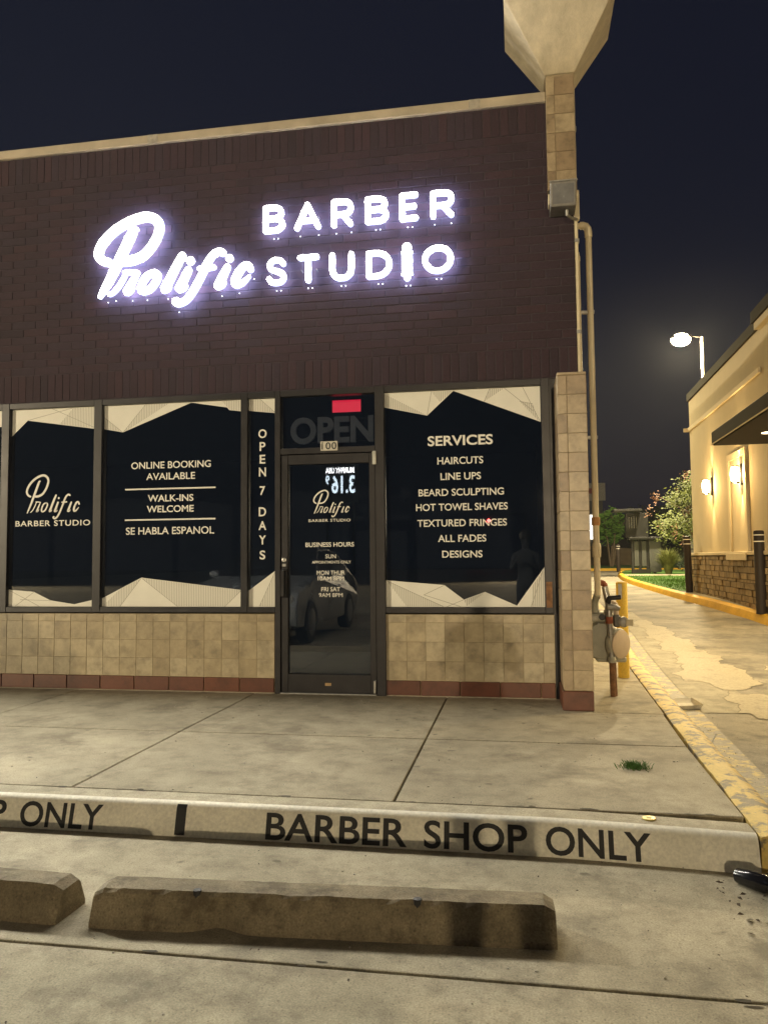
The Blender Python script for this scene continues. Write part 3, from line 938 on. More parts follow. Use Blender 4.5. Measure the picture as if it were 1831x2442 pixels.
# --- storefront frame
fr = MB()
def vbar(x0, x1, z0=ZA, z1=ZD-.002): fr.bbox(x0, x1, -.045, .055, z0, z1, .003)
def hbar(x0, x1, z0, z1): fr.bbox(x0, x1, -.042, .052, z0, z1, .003)
PX = {'w9': (-12.4,-9.7), 'w8': (-9.62,-6.98), 'w0': (-6.9,-4.905), 'w1': (-4.823,-3.935), 'w2': (-3.853,-2.478), 'w3': (-2.415,-2.156), 'w4': (-1.152,.213)}
for a, b in ((-12.6,-12.4), (-9.7,-9.62), (-6.98,-6.9), (-4.905,-4.823), (-3.935,-3.853), (-2.478,-2.415), (.213,.281)): vbar(a, b)
for a, b in PX.values():
    hbar(a, b, ZA, ZB); hbar(a, b, ZC, ZD-.003)
vbar(-2.156, -2.104, .0); vbar(-1.235, -1.152, .0)
hbar(-2.104, -1.235, ZC, ZD-.003); hbar(-2.104, -1.235, 2.135, 2.19)
fr.build('storefront_frame', m_bronze, shop)
WIN = {}
for k, (a, b) in PX.items():
    WIN[k] = MB().add([(a-.004,0,ZB-.004),(b+.004,0,ZB-.004),(b+.004,0,ZC+.004),(a-.004,0,ZC+.004)],[(0,1,2,3)]).build('window', m_glass, shop)
# rust-brown sill end of the services window
MB().bbox(.222, .272, -.047, -.0455, ZB, .98, .0004).build('rust_stain_strip', m_rust, WIN['w4'])
POLY = {
'w1':[[(-4.818,2.664),(-3.937,2.664),(-3.937,2.447),(-4.655,2.555),(-4.818,2.408)],[(-4.823,.765),(-3.937,.765),(-3.939,.829),(-4.135,.786),(-4.385,.823),(-4.557,.903),(-4.822,.925)]],
'w2':[[(-3.852,2.664),(-2.479,2.664),(-2.479,2.554),(-2.605,2.572),(-2.627,2.597),(-2.977,2.658),(-3.66,2.404),(-3.849,2.44)],[(-3.852,.765),(-2.48,.765),(-2.481,.916),(-3.459,1.033),(-3.852,.842)]],
'w3':[[(-2.413,2.663),(-2.158,2.661),(-2.158,2.525),(-2.413,2.556)],[(-2.413,.765),(-2.159,.765),(-2.159,1.093),(-2.413,.911)]],
'w4':[[(-1.151,2.663),(.208,2.663),(.208,2.35),(-.538,2.655),(-.771,2.445),(-1.151,2.533)],[(-1.151,.766),(.212,.766),(.212,1.103),(-.024,.778),(-.29,.895),(-.473,.829),(-.641,.955),(-1.151,.998)]],
'w0':[[(-6.9,2.664),(-4.91,2.664),(-4.91,2.5),(-5.8,2.62),(-6.9,2.35)],[(-6.9,.765),(-4.91,.765),(-4.91,.9),(-6.0,1.02),(-6.9,.85)]]}
HATCH = {
'w1':[[(-4.175,2.659),(-3.94,2.662),(-3.94,2.452),(-4.317,2.508)]],
'w2':[[(-3.432,2.661),(-3.199,2.661),(-3.621,2.419),(-3.653,2.409)],[(-3.848,2.546),(-3.683,2.415),(-3.847,2.444)],[(-2.681,2.661),(-2.482,2.658),(-2.482,2.558),(-2.597,2.574)],
      [(-3.459,1.030),(-2.483,.914),(-2.641,.768),(-3.099,.768)],[(-3.459,1.028),(-3.671,.768),(-3.845,.768),(-3.673,.926)]],
'w3':[[(-2.411,2.660),(-2.307,2.659),(-2.176,2.532),(-2.411,2.558)],[(-2.161,1.085),(-2.161,.768),(-2.314,.768)]],
'w4':[[(-1.149,2.653),(-1.149,2.536),(-.779,2.450)],[(-.731,2.655),(-.545,2.655),(-.656,2.56)],[(-.222,2.658),(-.097,2.658),(-.273,2.547)],[(.032,2.537),(.144,2.51),(.19,2.362)],
      [(-1.144,.990),(-.972,.770),(-.644,.770)],[(-.471,.826),(-.297,.887),(-.452,.772)],[(.209,1.090),(.209,.770),(.097,.770),(.115,.957)]]}
LINES = {'w2':[((-3.849,2.55),(-3.67,2.41)),((-3.459,1.03),(-3.099,.766)),((-3.459,1.03),(-3.671,.766)),((-2.641,.766),(-2.483,.914)),((-3.432,2.661),(-3.653,2.409))],
 'w4':[((-.222,2.66),(-.273,2.545)),((-.097,2.66),(.144,2.45)),((.06,2.66),(.2,2.36)),((.032,2.537),(.144,2.51)),((-.731,2.66),(-.771,2.45)),((-.641,.953),(-.82,.87)),((-.82,.87),(-.5,.768)),((-1.15,.996),(-.65,.768)),((-.473,.829),(-.62,.768)),((.097,.768),(.2,1.08))],
 'w1':[((-4.557,.9),(-4.75,.768)),((-4.82,.92),(-4.5,.768)),((-4.385,.82),(-4.7,.83)),((-4.175,2.66),(-4.655,2.556)),((-4.4,2.662),(-3.95,2.46))],
 'w3':[((-2.307,2.66),(-2.165,2.53)),((-2.161,1.09),(-2.314,.768))]}
for k in POLY:
    for p in POLY[k]: MB().add([(x,-.0016,z) for x,z in p],[tuple(range(len(p)))]).build('vinyl_panel', m_vinyl, WIN[k])
    for p in HATCH.get(k, []): MB().add([(x,-.0024,z) for x,z in p],[tuple(range(len(p)))]).build('hatched_facet', m_hatch, WIN[k])
    for a, b in LINES.get(k, []):
        d = Vector((b[0]-a[0],0,b[1]-a[1])).normalized(); n_ = Vector((-d.z,0,d.x))*.0018
        A_, B_ = Vector((a[0],-.0029,a[1])), Vector((b[0],-.0029,b[1]))
        MB().add([A_-n_,B_-n_,B_+n_,A_+n_],[(0,1,2,3)]).build('facet_line', m_line, WIN[k])

# --- door
door = MB()
door.bbox(-2.101, -2.037, -.03, .02, .012, 2.13, .003).bbox(-1.292, -1.238, -.03, .02, .012, 2.13, .003)
door.bbox(-2.037, -1.292, -.028, .018, .012, .175, .003).bbox(-2.037, -1.292, -.028, .018, 2.042, 2.13, .003)
door = door.build('door', m_bronze, shop)
MB().add([(-2.04,0,.17),(-1.288,0,.17),(-1.288,0,2.045),(-2.04,0,2.045)],[(0,1,2,3)]).build('glass', m_glass, door)
hb = MB().bbox(-2.096,-2.036,-.055,-.031,.85,1.105,.006).bbox(-2.096,-2.085,-.10,-.056,.86,1.095,.004).bbox(-2.0845,-2.052,-.10,-.088,.86,1.095,.004)
hb.build('pull_handle', m_bronze, door)
lk = MB().lathe((-2.072,-.0305,1.185),[(.02,0),(.02,.008),(.012,.010),(.012,.014)],(0,-1,0),16).bbox(-2.09,-2.054,-.036,-.0305,1.125,1.15,.002)
lk.build('lock_cylinder', m_steel, door, smooth=True)
MB().bbox(-1.256,-1.222,-.062,-.031,2.02,2.14,.004).build('pivot_cover', simple('pale_pivot_plastic', (.5,.5,.46), .5), door)
MB().bbox(-1.262,-1.240,-.06,-.031,.02,.13,.004).build('floor_pivot', m_steel, door)
MB().bbox(-1.70,-1.645,-.031,-.0285,.075,.10,.001).build('rating_label', simple('tan_label', (.42,.27,.12), .6), door)
MB().bbox(-2.104,-1.235,-.06,.06,.0012,.012,.003).build('threshold', m_galv, door)
tr = MB().add([(-2.107,0,2.187),(-1.232,0,2.187),(-1.232,0,2.667),(-2.107,0,2.667)],[(0,1,2,3)]).build('transom_window', m_glass, shop)
MB().bbox(-1.728,-1.571,-.049,-.0435,2.187-.03,2.272-.03,.001).build('number_plate', m_plate, tr)
letters_flat('number', 'hundred', -1.718, -1.581, 2.168, 2.232, -.0492, m_black, tr)
HOST = dict(WIN); HOST['door'] = door
for i, (body, x0, x1, z0, cap, bold, host) in enumerate(TL):
    letters_words('lettering', ('line', i), len(body.split()), x0, x1, z0, z0+cap, -.0016, m_vinyl2, HOST[host])
for z0 in (1.852, 1.564): MB().box(-3.631, -2.735, -.0030, -.0016, z0, z0+.014).build('rule', m_vinyl2, WIN['w2'])
for ch, z0, w in zip('OPEN7DAYS', (2.34,2.222,2.105,1.987,1.817,1.624,1.499,1.368,1.232), (.078,.056,.054,.068,.052,.070,.074,.066,.054)):
    letters_flat('lettering', ('ch', ch), -2.285-w/2, -2.285+w/2, z0-.041, z0+.041, -.0016, m_vinyl2, WIN['w3'])
def logo(host, X0, X1, Z0, Z1, wk):
    x0, x1, z0, z1 = -3.905, -2.33, 3.535, 4.465
    mb = MB(); k = 0
    sx, sz = (X1-X0)/(x1-x0), (Z1-Z0)/(z1-z0)
    for n_, ss_ in SCRIPT.items():
        for s_ in ss_:
            if n_ == 'ii' and len(s_) == 1: continue
            stroke(mb, [(X0+(x-x0)*sx, Z0+(z-z0)*sz, h*sx*wk) for x, z, h in s_], -.0016-.0002*k); k += 1
    mb.build('script_logo', m_vinyl2, host)
logo(WIN['w1'], -4.665, -4.089, 1.586, 2.04, .62)
logo(door, -1.813, -1.474, 1.559, 1.818, .62)

# --- signs behind the transom glass
es = thing('exit_sign', 'small red lit sign glowing behind the glass above the door', 'sign')
MB().bbox(-1.70,-1.40,.235,.28,2.545,2.675,.008).build('housing', m_black, es)
MB().bbox(-1.685,-1.415,.2335,.2349,2.553,2.667,.0005).build('lit_panel', m_exit, es)
MB().box(-1.55,-1.545,.24,.244,2.676,2.905).build('hanger', m_black, es)
os_ = thing('open_sign', 'big unlit grey letters spelling OPEN behind the transom glass', 'sign')
mb = MB(); letters_solid(mb, 'open', -2.07, -1.285, 2.255, 2.505, .16, .19, 0, 0); mb.build('lettering', m_dim, os_)
MB().box(-2.09,-1.25,.20,.21,2.27,2.278).box(-2.09,-1.25,.20,.21,2.48,2.488).build('rail', m_black, os_)

# ------------------------------------------------------------------ the lit wall sign
sign = thing('wall_sign', 'white glowing letter sign on the dark brick wall', 'sign')
YF, YB = -.125, -.100
THIN = {'P': .94, 'r': 1.0, 'o': 1.0, 'l': .84, 'i': .84, 'f': .86, 'ii': .84, 'c': .86}
for n_, ss_ in SCRIPT.items():
    mb = MB()
    for k, s_ in enumerate(ss_): stroke(mb, [(x, z, h*THIN[n_]) for x, z, h in s_], YF-.0012*k, YB-.0012*k, 0, 1, 2)
    for k, s_ in enumerate(ss_): stroke(mb, [(x, z, h*THIN[n_]*.5) for x, z, h in s_], YF-.006-.0006*k, None, 3)
    mb.build('letter', [m_sign, m_signside, m_signback, m_signcore], sign)
UB = [(0,1),(.50,1),(.78,.96),(.94,.84),(.94,.68),(.78,.56),(.50,.52),(0,.52)]
GLYPH = {'B': [[(0,0),(0,1)], UB, [(0,.52),(.52,.52),(.82,.47),(1,.34),(1,.17),(.82,.04),(.52,0),(0,0)]],
 'A': [[(0,0),(.5,1)], [(.5,1),(1,0)], [(.2,.30),(.8,.30)]],
 'R': [[(0,0),(0,1)], [(0,1),(.55,1),(.84,.96),(1,.83),(1,.63),(.84,.49),(.55,.45),(0,.45)], [(.52,.45),(1,0)]],
 'E': [[(0,0),(0,1)], [(0,1),(1,1)], [(0,.51),(.88,.51)], [(0,0),(1,0)]],
 'S': [[(.93,.82),(.78,.95),(.5,1),(.22,.96),(.06,.80),(.14,.62),(.5,.51),(.86,.40),(.97,.22),(.82,.05),(.5,0),(.2,.04),(.02,.19)]],
 'T': [[(0,1),(1,1)], [(.5,1),(.5,0)]],
 'U': [[(0,1),(0,.70),(0,.40),(.08,.16),(.28,.02),(.5,0),(.72,.02),(.92,.16),(1,.40),(1,.70),(1,1)]],
 'D': [[(0,0),(0,1)], [(0,1),(.40,1),(.72,.92),(.94,.72),(1,.5),(.94,.28),(.72,.08),(.40,0),(0,0)]],
 'O': [[(.5+.5*math.cos(a*math.pi/8), .5+.5*math.sin(a*math.pi/8)) for a in range(17)]]}
SL = [('B',-2.242,-2.036,4.158,4.42),('A',-1.945,-1.697,4.161,4.418),('R',-1.602,-1.4,4.16,4.419),('B',-1.292,-1.08,4.164,4.418),('E',-.981,-.812,4.163,4.424),('R',-.707,-.498,4.167,4.419),
      ('S',-2.21,-2.015,3.669,3.931),('T',-1.916,-1.715,3.672,3.933),('U',-1.618,-1.394,3.671,3.932),('D',-1.286,-1.051,3.665,3.922),('O',-.784,-.508,3.673,3.929)]
for ch, x0, x1, z0, z1 in SL:
    mb = MB(); hw = .0250
    for k, pts in enumerate(GLYPH[ch]):
        stroke(mb, [(x0+hw+a*(x1-x0-2*hw), z0+hw+b*(z1-z0-2*hw), hw) for a, b in pts], YF-.0012*k, YB-.0012*k, 0, 1, 2)
        stroke(mb, [(x0+hw+a*(x1-x0-2*hw), z0+hw+b*(z1-z0-2*hw), hw*.5) for a, b in pts], YF-.006-.0006*k, None, 3)
    mb.build('letter', [m_sign, m_signside, m_signback, m_signcore], sign)
px0, px1, pz0, pz1 = -.965, -.873, 3.632, 3.972
pole = MB()
pc = (px0+px1)/2
for x0, x1, z0, z1 in ((px0,px1,pz0+.055,pz1-.085), (px0-.006,px1+.006,pz1-.092,pz1-.078), (px0-.006,px1+.006,pz0+.048,pz0+.062), (pc-.030,pc+.030,pz0+.02,pz0+.047)):
    pole.box(x0, x1, YF+.004, YB, z0, z1, 1); pole.add([(x0,YB+.001,z0),(x1,YB+.001,z0),(x1,YB+.001,z1),(x0,YB+.001,z1)],[(3,2,1,0)],2); pole.add([(x0,YF+.002,z0),(x1,YF+.002,z0),(x1,YF+.002,z1),(x0,YF+.002,z1)],[(0,1,2,3)])
stroke(pole, [(pc, pz1-.045, .043)], YF, YB, 0, 1, 2); stroke(pole, [(pc, pz0+.022, .028)], YF, YB, 0, 1, 2)
po = pole.build('barber_pole_icon', [m_sign, m_signside, m_signback], sign)
for k in range(3):
    z0 = 3.735+k*.055
    MB().add([(pc-.026,YF-.0012,z0),(pc+.026,YF-.0012,z0+.022),(pc+.026,YF-.0012,z0+.029),(pc-.026,YF-.0012,z0+.007)],[(0,1,2,3)]).build('stripe', m_line, po)
# stand-offs and the weep holes that leak light under each letter
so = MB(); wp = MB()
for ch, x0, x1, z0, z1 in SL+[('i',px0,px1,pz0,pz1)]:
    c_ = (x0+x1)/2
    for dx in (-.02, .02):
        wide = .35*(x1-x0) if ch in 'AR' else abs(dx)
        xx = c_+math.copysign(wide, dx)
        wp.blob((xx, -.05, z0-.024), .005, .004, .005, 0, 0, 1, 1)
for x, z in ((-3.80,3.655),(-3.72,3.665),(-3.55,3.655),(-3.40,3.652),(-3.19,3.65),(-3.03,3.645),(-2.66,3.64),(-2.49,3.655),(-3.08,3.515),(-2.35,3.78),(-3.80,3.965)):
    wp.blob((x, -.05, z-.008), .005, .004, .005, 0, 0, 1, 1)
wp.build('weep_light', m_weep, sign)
for ch, x0, x1, z0, z1 in SL:
    for xx in (x0+.03, x1-.03): so.box(xx-.004, xx+.004, -.0995, -.031, (z0+z1)/2-.004, (z0+z1)/2+.004)
so.build('stand_off', m_galv, sign)

nb = thing('added_light_box', 'plain white light box added out of view to light the pavement', 'sign')
MB().bbox(-8.6,-7.4,-.30,-.035,3.55,4.15,.02).build('cabinet', m_black, nb)  # unseen light box added to send low light over the pavement
MB().box(-8.55,-7.45,-.304,-.3005,3.6,4.1).build('lit_face', emit('light_box_face', (1.0,.97,.82), CABINET), nb)

# ------------------------------------------------------------------ things on the shop corner
fld = thing('floodlight', 'grey unlit floodlight box under the upper tiled column', 'floodlight')
b = MB().add([(.318,-.30,4.315),(.532,-.30,4.315),(.532,-.03,4.315),(.318,-.03,4.315),(.318,-.235,4.13),(.532,-.235,4.13),(.532,-.03,4.13),(.318,-.03,4.13)],
             [(0,1,2,3),(7,6,5,4),(0,4,5,1),(1,5,6,2),(2,6,7,3),(3,7,4,0)])
b.build('housing', simple('floodlight_grey', (.20,.19,.18), .5, .2, 20, metal=.4), fld, bevel=.008)
MB().add([(.338,-.2965,4.295),(.512,-.2965,4.295),(.512,-.243,4.15),(.338,-.243,4.15)],[(3,2,1,0)]).build('lens', simple('dusty_lens', (.16,.16,.17), .25, .2, 9), fld)
MB().bbox(.312,.54,-.31,-.29,4.312,4.325,.003).build('visor', m_galv, fld)
MB().bbox(.305,.317,-.2,-.1,4.17,4.26,.003).build('side_clip', m_pipe, fld)
MB().tube([(.46,-.16,4.13),(.46,-.15,4.09),(.50,-.10,4.08),(.545,-.02,4.10)], .014, 8).build('cable', m_galv, fld, smooth=True)

ds = thing('downspout', 'slim cream downspout up the shop corner past the floodlight', 'downspout')
MB().bbox(.528,.558,-.02,.03,2.66,5.28,.006).build('channel', m_pipe, ds)
MB().bbox(.524,.575,-.03,.035,4.10,4.36,.008).build('junction_box', m_pipe, ds)
for z in (3.1, 3.9, 4.9): MB().bbox(.524,.566,-.024,.034,z,z+.03,.002).build('strap', m_galv, ds)
sp = thing('small_conduit', 'thin cream conduit with a bent top beside the downspout', 'conduit')
MB().tube([(.562,.06,2.4),(.562,.06,3.80),(.56,.065,3.835),(.545,.08,3.85),(.527,.09,3.85)], .0125, 10).build('tube', m_pipe, sp, smooth=True)
MB().lathe((.562,.06,3.76),[(.016,0),(.016,.04)],n=10).build('coupling', m_pipe, sp, smooth=True)
bp = thing('riser_pipe', 'thick cream riser pipe with an elbow at the shop corner', 'pipe')
pts = [(.655,.1,.86),(.655,.1,4.03)]+[(.655-.045*(1-math.cos(a)), .1, 4.03+.06*math.sin(a)) for a in (.5,1.0,1.57)]+[(.56,.1,4.09),(.52,.1,4.09)]
MB().tube(pts, .0265, 14).build('tube', m_pipe, bp, smooth=True)
eb = [(.655,.1,3.985),(.655,.1,4.03)]+[(.655-.045*(1-math.cos(a)), .1, 4.03+.06*math.sin(a)) for a in (.5,1.0,1.57)]+[(.585,.1,4.09)]
MB().tube(eb, [.033]*len(eb), 14).build('elbow', m_pipe, bp, smooth=True)
MB().lathe((.655,.1,1.455),[(.031,0),(.035,.008),(.035,.062),(.031,.07)],n=14).build('coupling', m_orange, bp, smooth=True)
MB().lathe((.655,.1,1.18),[(.029,0),(.036,.01),(.038,.10),(.031,.125)],n=14).build('reducer', m_pipe, bp, smooth=True)
for z in (2.2, 3.3): MB().bbox(.524,.69,.09,.112,z,z+.03,.003).build('bracket', m_galv, bp)

# ---- gas meter
gm = thing('gas_meter', 'grey gas meter with round pale cover and rusty riser pipe', 'gas meter', (0,0,0))
def arc(c, r, a0, a1, n=8, ax='xz'):
    o = []
    for i in range(n+1):
        a = a0+(a1-a0)*i/n
        o.append((c[0]+r*math.cos(a), c[1], c[2]+r*math.sin(a)) if ax == 'xz' else (c[0], c[1]+r*math.cos(a), c[2]+r*math.sin(a)))
    return o
MB().lathe((.70,.40,.455),[(.05,0),(.14,.004),(.165,.02),(.168,.12),(.15,.15),(.04,.16)],(0,-1,0),28).build('diaphragm_case', m_metergrey, gm, smooth=True)
MB().bbox(.60,.80,.24,.40,.62,.705,.015).build('index_housing', m_metergrey, gm)
MB().bbox(.645,.90,.26,.36,.275,.325,.012).build('foot_casting', m_metergrey, gm)
MB().lathe((.80,.27,.435),[(.07,0),(.128,.006),(.135,.02),(.135,.05),(.128,.062),(.06,.066),(.002,.067)],(.72,-.69,0),28).build('regulator_body', m_metergrey, gm, smooth=True)
MB().lathe((.80+.72*.0675,.27-.69*.0675,.435),[(.122,0),(.122,.006),(.114,.010),(.002,.0115)],(.72,-.69,0),28).build('round_cover', m_meterpale, gm, smooth=True)
MB().tube([(.768,.17,-.02),(.765,.17,.30)], .024, 12).build('rusty_riser', m_rust, gm, smooth=True)
MB().tube([(.795,.19,-.02),(.79,.19,.33)], .012, 8).build('thin_riser', m_rust, gm, smooth=True)
MB().lathe((.765,.17,.285),[(.034,0),(.036,.01),(.034,.04),(.028,.05)],n=12).build('riser_union', m_metergrey, gm, smooth=True)
MB().tube([(.764,.17,.335),(.757,.17,.62)], .022, 12).build('grey_riser', m_galv, gm, smooth=True)
MB().lathe((.757,.17,.395),[(.03,0),(.032,.01),(.030,.035)],n=12).build('coupling', m_galv, gm, smooth=True)
MB().lathe((.754,.17,.615),[(.026,0),(.03,.008),(.03,.05),(.024,.06)],n=10).build('red_coupling', m_redrust, gm, smooth=True)
MB().tube([(.753,.17,.67),(.748,.17,.78),(.735,.175,.86),(.722,.18,.93)], [.024,.028,.03,.026], 12).build('shutoff_valve', m_steel, gm, smooth=True)
MB().tube([(.742,.14,.80),(.755,.12,.835),(.80,.12,.838),(.845,.12,.842)], [.026,.022,.021,.020], 10).build('valve_handle', m_black, gm, smooth=True)
MB().tube([(.742,.15,.76),(.80,.14,.755),(.835,.15,.745)], [.032,.028,.02], 10).build('valve_bonnet', m_galv, gm, smooth=True)
e = [(.815,.20,.68)]+[(.815-.03*(1-math.cos(a)),.20,.755+.035*math.sin(a)) for a in (0,.6,1.1,1.57)]+[(.75,.20,.79)]
MB().tube(e, .022, 12).build('pale_elbow', m_meterpale, gm, smooth=True)
e = [(.722,.2,.92)]+arc((.695,.2,.93), .032, 0, math.pi, 8)+[(.663,.2,.88),(.655,.14,.84)]
MB().tube(e, .026, 12).build('red_elbow', m_redrust, gm, smooth=True)
MB().bbox(.785,.845,.16,.22,.585,.69,.012).build('regulator_block', simple('dark_regulator', (.10,.095,.08), .5), gm)
MB().lathe((.87,.2,.63),[(.03,0),(.045,.01),(.045,.05),(.03,.06)],(0,-1,0),16).build('vent_cap', m_galv, gm, smooth=True)
MB().bbox(.885,.945,.13,.14,.60,.655,.002).build('paper_tag', simple('cream_tag', (.66,.58,.42), .7), gm)
MB().tube([(.64,.2,.71),(.64,.2,.80),(.655,.13,.87)], .03, 12).build('inlet_pipe', m_metergrey, gm, smooth=True)
for x in (.64, .755): MB().lathe((x,.24,.70),[(.04,0),(.04,.025),(.032,.03),(.032,.06)],n=8).build('swivel_nut', m_galv, gm)
MB().lathe((.745,.235,.45),[(.012,0),(.012,.03),(.02,.032),(.02,.045)],(0,-1,0),8).build('plug', m_galv, gm)

MB().lathe((.70,.2385,.665),[(.028,0),(.028,.006),(.024,.007)],(0,-1,0),16).build('dial', m_black, gm)
for k in range(8):
    a = k*math.pi/4+.2
    MB().lathe((.70+.152*math.cos(a),.262,.455+.152*math.sin(a)),[(.009,0),(.009,.012)],(0,-1,0),6).build('bolt', m_galv, gm)
MB().box(.615,.665,.2375,.2392,.635,.675).build('data_plate', m_plate, gm)

yb = thing('yellow_bollard', 'short yellow pipe bollard guarding the gas meter', 'bollard')
MB().lathe((.995,1.25,0),[(.054,-.02),(.054,.92),(.050,.935),(.03,.94)],n=20).build('post', m_ypost, yb, smooth=True)
MB().box(.955,.99,1.19,1.1935,.78,.92).build('grey_patch', m_galv, yb)

# ------------------------------------------------------------------ wheel stops
def wheel_stop(name, label, cx, cy, rz, L, seed):
    rnd = random.Random(seed)
    n = 44; H, WB, WT = .128, .20, .105
    prof = [(-WB/2,0),(-WB/2,.02),(-WT/2-.012,H-.014),(-WT/2,H),(0,H+.002),(WT/2,H),(WT/2+.012,H-.014),(WB/2,.02),(WB/2,0)]
    mb = MB(); vs = []
    for i in range(n+1):
        x = -L/2+L*i/n
        e = min(x+L/2, L/2-x)
        k = 1 if e > .03 else .84+.16*math.sqrt(max(0, e/.03))
        for j, (y, z) in enumerate(prof):
            jy = rnd.uniform(-.0012,.0012); jz = rnd.uniform(-.0012,.0012)
            if j in (2,3): jy += abs(rnd.gauss(0,.0018)) + (.008*rnd.random() if rnd.random() < .12 else 0); jz -= abs(rnd.gauss(0,.0016))
            zz = z*k
            if j in (0,1):                       # broken-out hollow along the foot
                a = math.exp(-((x+L*.215)/.075)**2)
                if a > .05 : jy += .05*a; zz += .045*a if j == 1 else .0
            vs.append((x+rnd.uniform(-.003,.003)*(0 if i in (0,n) else 1), y*(.6+.4*k)+jy, max(zz+(jz if z else 0), 0)))
    m_ = len(prof)
    fs = [(i*m_+j, (i+1)*m_+j, (i+1)*m_+j+1, i*m_+j+1) for i in range(n) for j in range(m_-1)]
    fs += [tuple(range(m_)), tuple(range(n*m_,(n+1)*m_))[::-1]]
    root = thing(name, label, 'wheel stop', (cx,cy,LOT), rz, 'wheel stops in front of the shop')
    mb.add(vs, fs).build('block', m_stop, root, smooth=False)
    for k in (-.53, .43):
        MB().lathe((k*L/2,-.05,H-.030),[(.016,0),(.016,.034),(.010,.036)],n=8).build('anchor_pin', m_black, root)
    return root
wheel_stop('wheel_stop', 'worn concrete wheel stop lying full length in the foreground', -.74, -3.905, R(3.3), 1.68, 3)
wheel_stop('wheel_stop', 'concrete wheel stop cut off by the edge, beside the divider mark', -2.56, -3.925, R(-2.0), 1.72, 9)

# ------------------------------------------------------------------ small things on the ground
rnd = random.Random(21)
tf = MB()
for i in range(260):
    a = rnd.uniform(0, 6.28); r = abs(rnd.gauss(0,.03)); x, y = .62+r*1.5*math.cos(a), -2.14+r*math.sin(a)*.9
    h = rnd.uniform(.012,.045); lx, ly = rnd.uniform(-.03,.03), rnd.uniform(-.03,.03)
    tf.add([(x-.0018,y,0),(x+.0018,y,0),(x+lx*.6+.001,y+ly*.6,h*.8),(x+lx,y+ly,h)],[(0,1,2),(0,2,3)])
tag(tf.build('grass_tuft', simple('weed_green', (.07,.16,.03), .8, .4, 60)), 'little green weed tuft growing through the sidewalk slab', 'weed')
cp = thing('valve_cap', 'small brass yellow disc set on the front kerb', 'cap', (.556,-3.005,0))
MB().lathe((0,0,.0),[(.030,0),(.031,.003),(.028,.007),(.002,.008)],n=20).build('disc', simple('brass_yellow', (.62,.50,.17), .45, .2, 40, metal=.3), cp, smooth=True)
MB().lathe((0,0,.0075),[(.012,0),(.012,.002)],n=6).build('nut', simple('brass_dull', (.4,.32,.1), .5), cp)
pl = thing('foam_plate', 'white foam food tray tipped over in the gutter', 'litter', (1.40,.50,-.146), .3)
MB().add([(-.12,-.07,.0),(.12,-.07,.0),(.10,.06,.035),(-.10,.06,.03),(-.14,-.09,.035),(.14,-.09,.04),(.12,.09,.075),(-.12,.09,.065)],[(0,1,2,3),(0,4,5,1),(1,5,6,2),(2,6,7,3),(3,7,4,0)]).build('tray', simple('foam_white', (.72,.68,.58), .7), pl, bevel=.006)
st_ = tag(MB().tube([(1.27,-1.0,-.13),(1.33,-.93,-.06)], .006, 8).build('drinking_straw', m_vinyl), 'short white straw standing against the yellow kerb', 'litter')
st_ = tag(MB().tube([(1.24,.62,-.12),(1.27,.75,-.02)], .005, 8).build('drinking_straw', m_vinyl), 'thin white straw leaning on the yellow kerb near the tray', 'litter')
bt = thing('crushed_bottle', 'crushed black and clear bottle lying at the dark gutter corner', 'litter', (.955,-3.40,LOT), 2.2)
MB().tube([(0,0,.035),(.03,0,.036),(.10,.01,.034),(.15,.012,.03)], [.02,.036,.034,.03], 10).build('black_body', simple('black_gloss_plastic', (.01,.01,.012), .15), bt, smooth=True)
MB().tube([(-.10,-.01,.028),(-.05,0,.03),(-.001,0,.034)], [.026,.03,.028], 9).build('clear_end', simple('milky_plastic', (.55,.55,.5), .3), bt)
ch = MB()
for i in range(34):
    x, y, z = (rnd.uniform(-2.6,1.0), rnd.gauss(-4.18,.012), LOT) if i % 2 else (rnd.uniform(-2.6,.9), rnd.gauss(-2.918,.008), 0)
    r0 = rnd.uniform(.006,.022); e = rnd.uniform(1.2,3.2)
    ring = [(x+e*r0*rnd.uniform(.5,1.1)*math.cos(k*.785), y+.6*r0*rnd.uniform(.5,1.1)*math.sin(k*.785)) for k in range(8)]
    ch.add([(a,b,z+.0022) for a,b in ring],[tuple(range(8))])
tag(ch.build('joint_dirt', simple('packed_dirt', (.05,.04,.026), .95, .4, 60)), 'dark dirt packed along the chipped concrete joints', 'dirt', kind='stuff')
def crack(pts, z, seed, label):
    rr = random.Random(seed); mb = MB(); P = []
    for (a, b), (c_, d_) in zip(pts, pts[1:]):
        for k in range(14):
            t_ = k/14; P.append((a+(c_-a)*t_+rr.gauss(0,.008), b+(d_-b)*t_+rr.gauss(0,.008)))
    for i in range(len(P)-1):
        w_ = rr.uniform(.0012,.0035); (x0, y0), (x1, y1) = P[i], P[i+1]; l = math.hypot(x1-x0,y1-y0) or 1; nx, ny = -(y1-y0)/l*w_, (x1-x0)/l*w_
        mb.add([(x0-nx,y0-ny,z+.0025),(x1-nx,y1-ny,z+.0025),(x1+nx,y1+ny,z+.0025),(x0+nx,y0+ny,z+.0025)],[(0,1,2,3)])
    tag(mb.build('crack', bpy.data.materials['packed_dirt']), label, 'crack', kind='structure')
crack([(.58,-.62),(.75,-.68),(1.0,-.66)], 0, 1, 'hairline crack in the sidewalk beside the tiled column foot')
lf = MB()
m_leaf = simple('dead_leaf', (.055,.035,.018), .85, .5, 40)
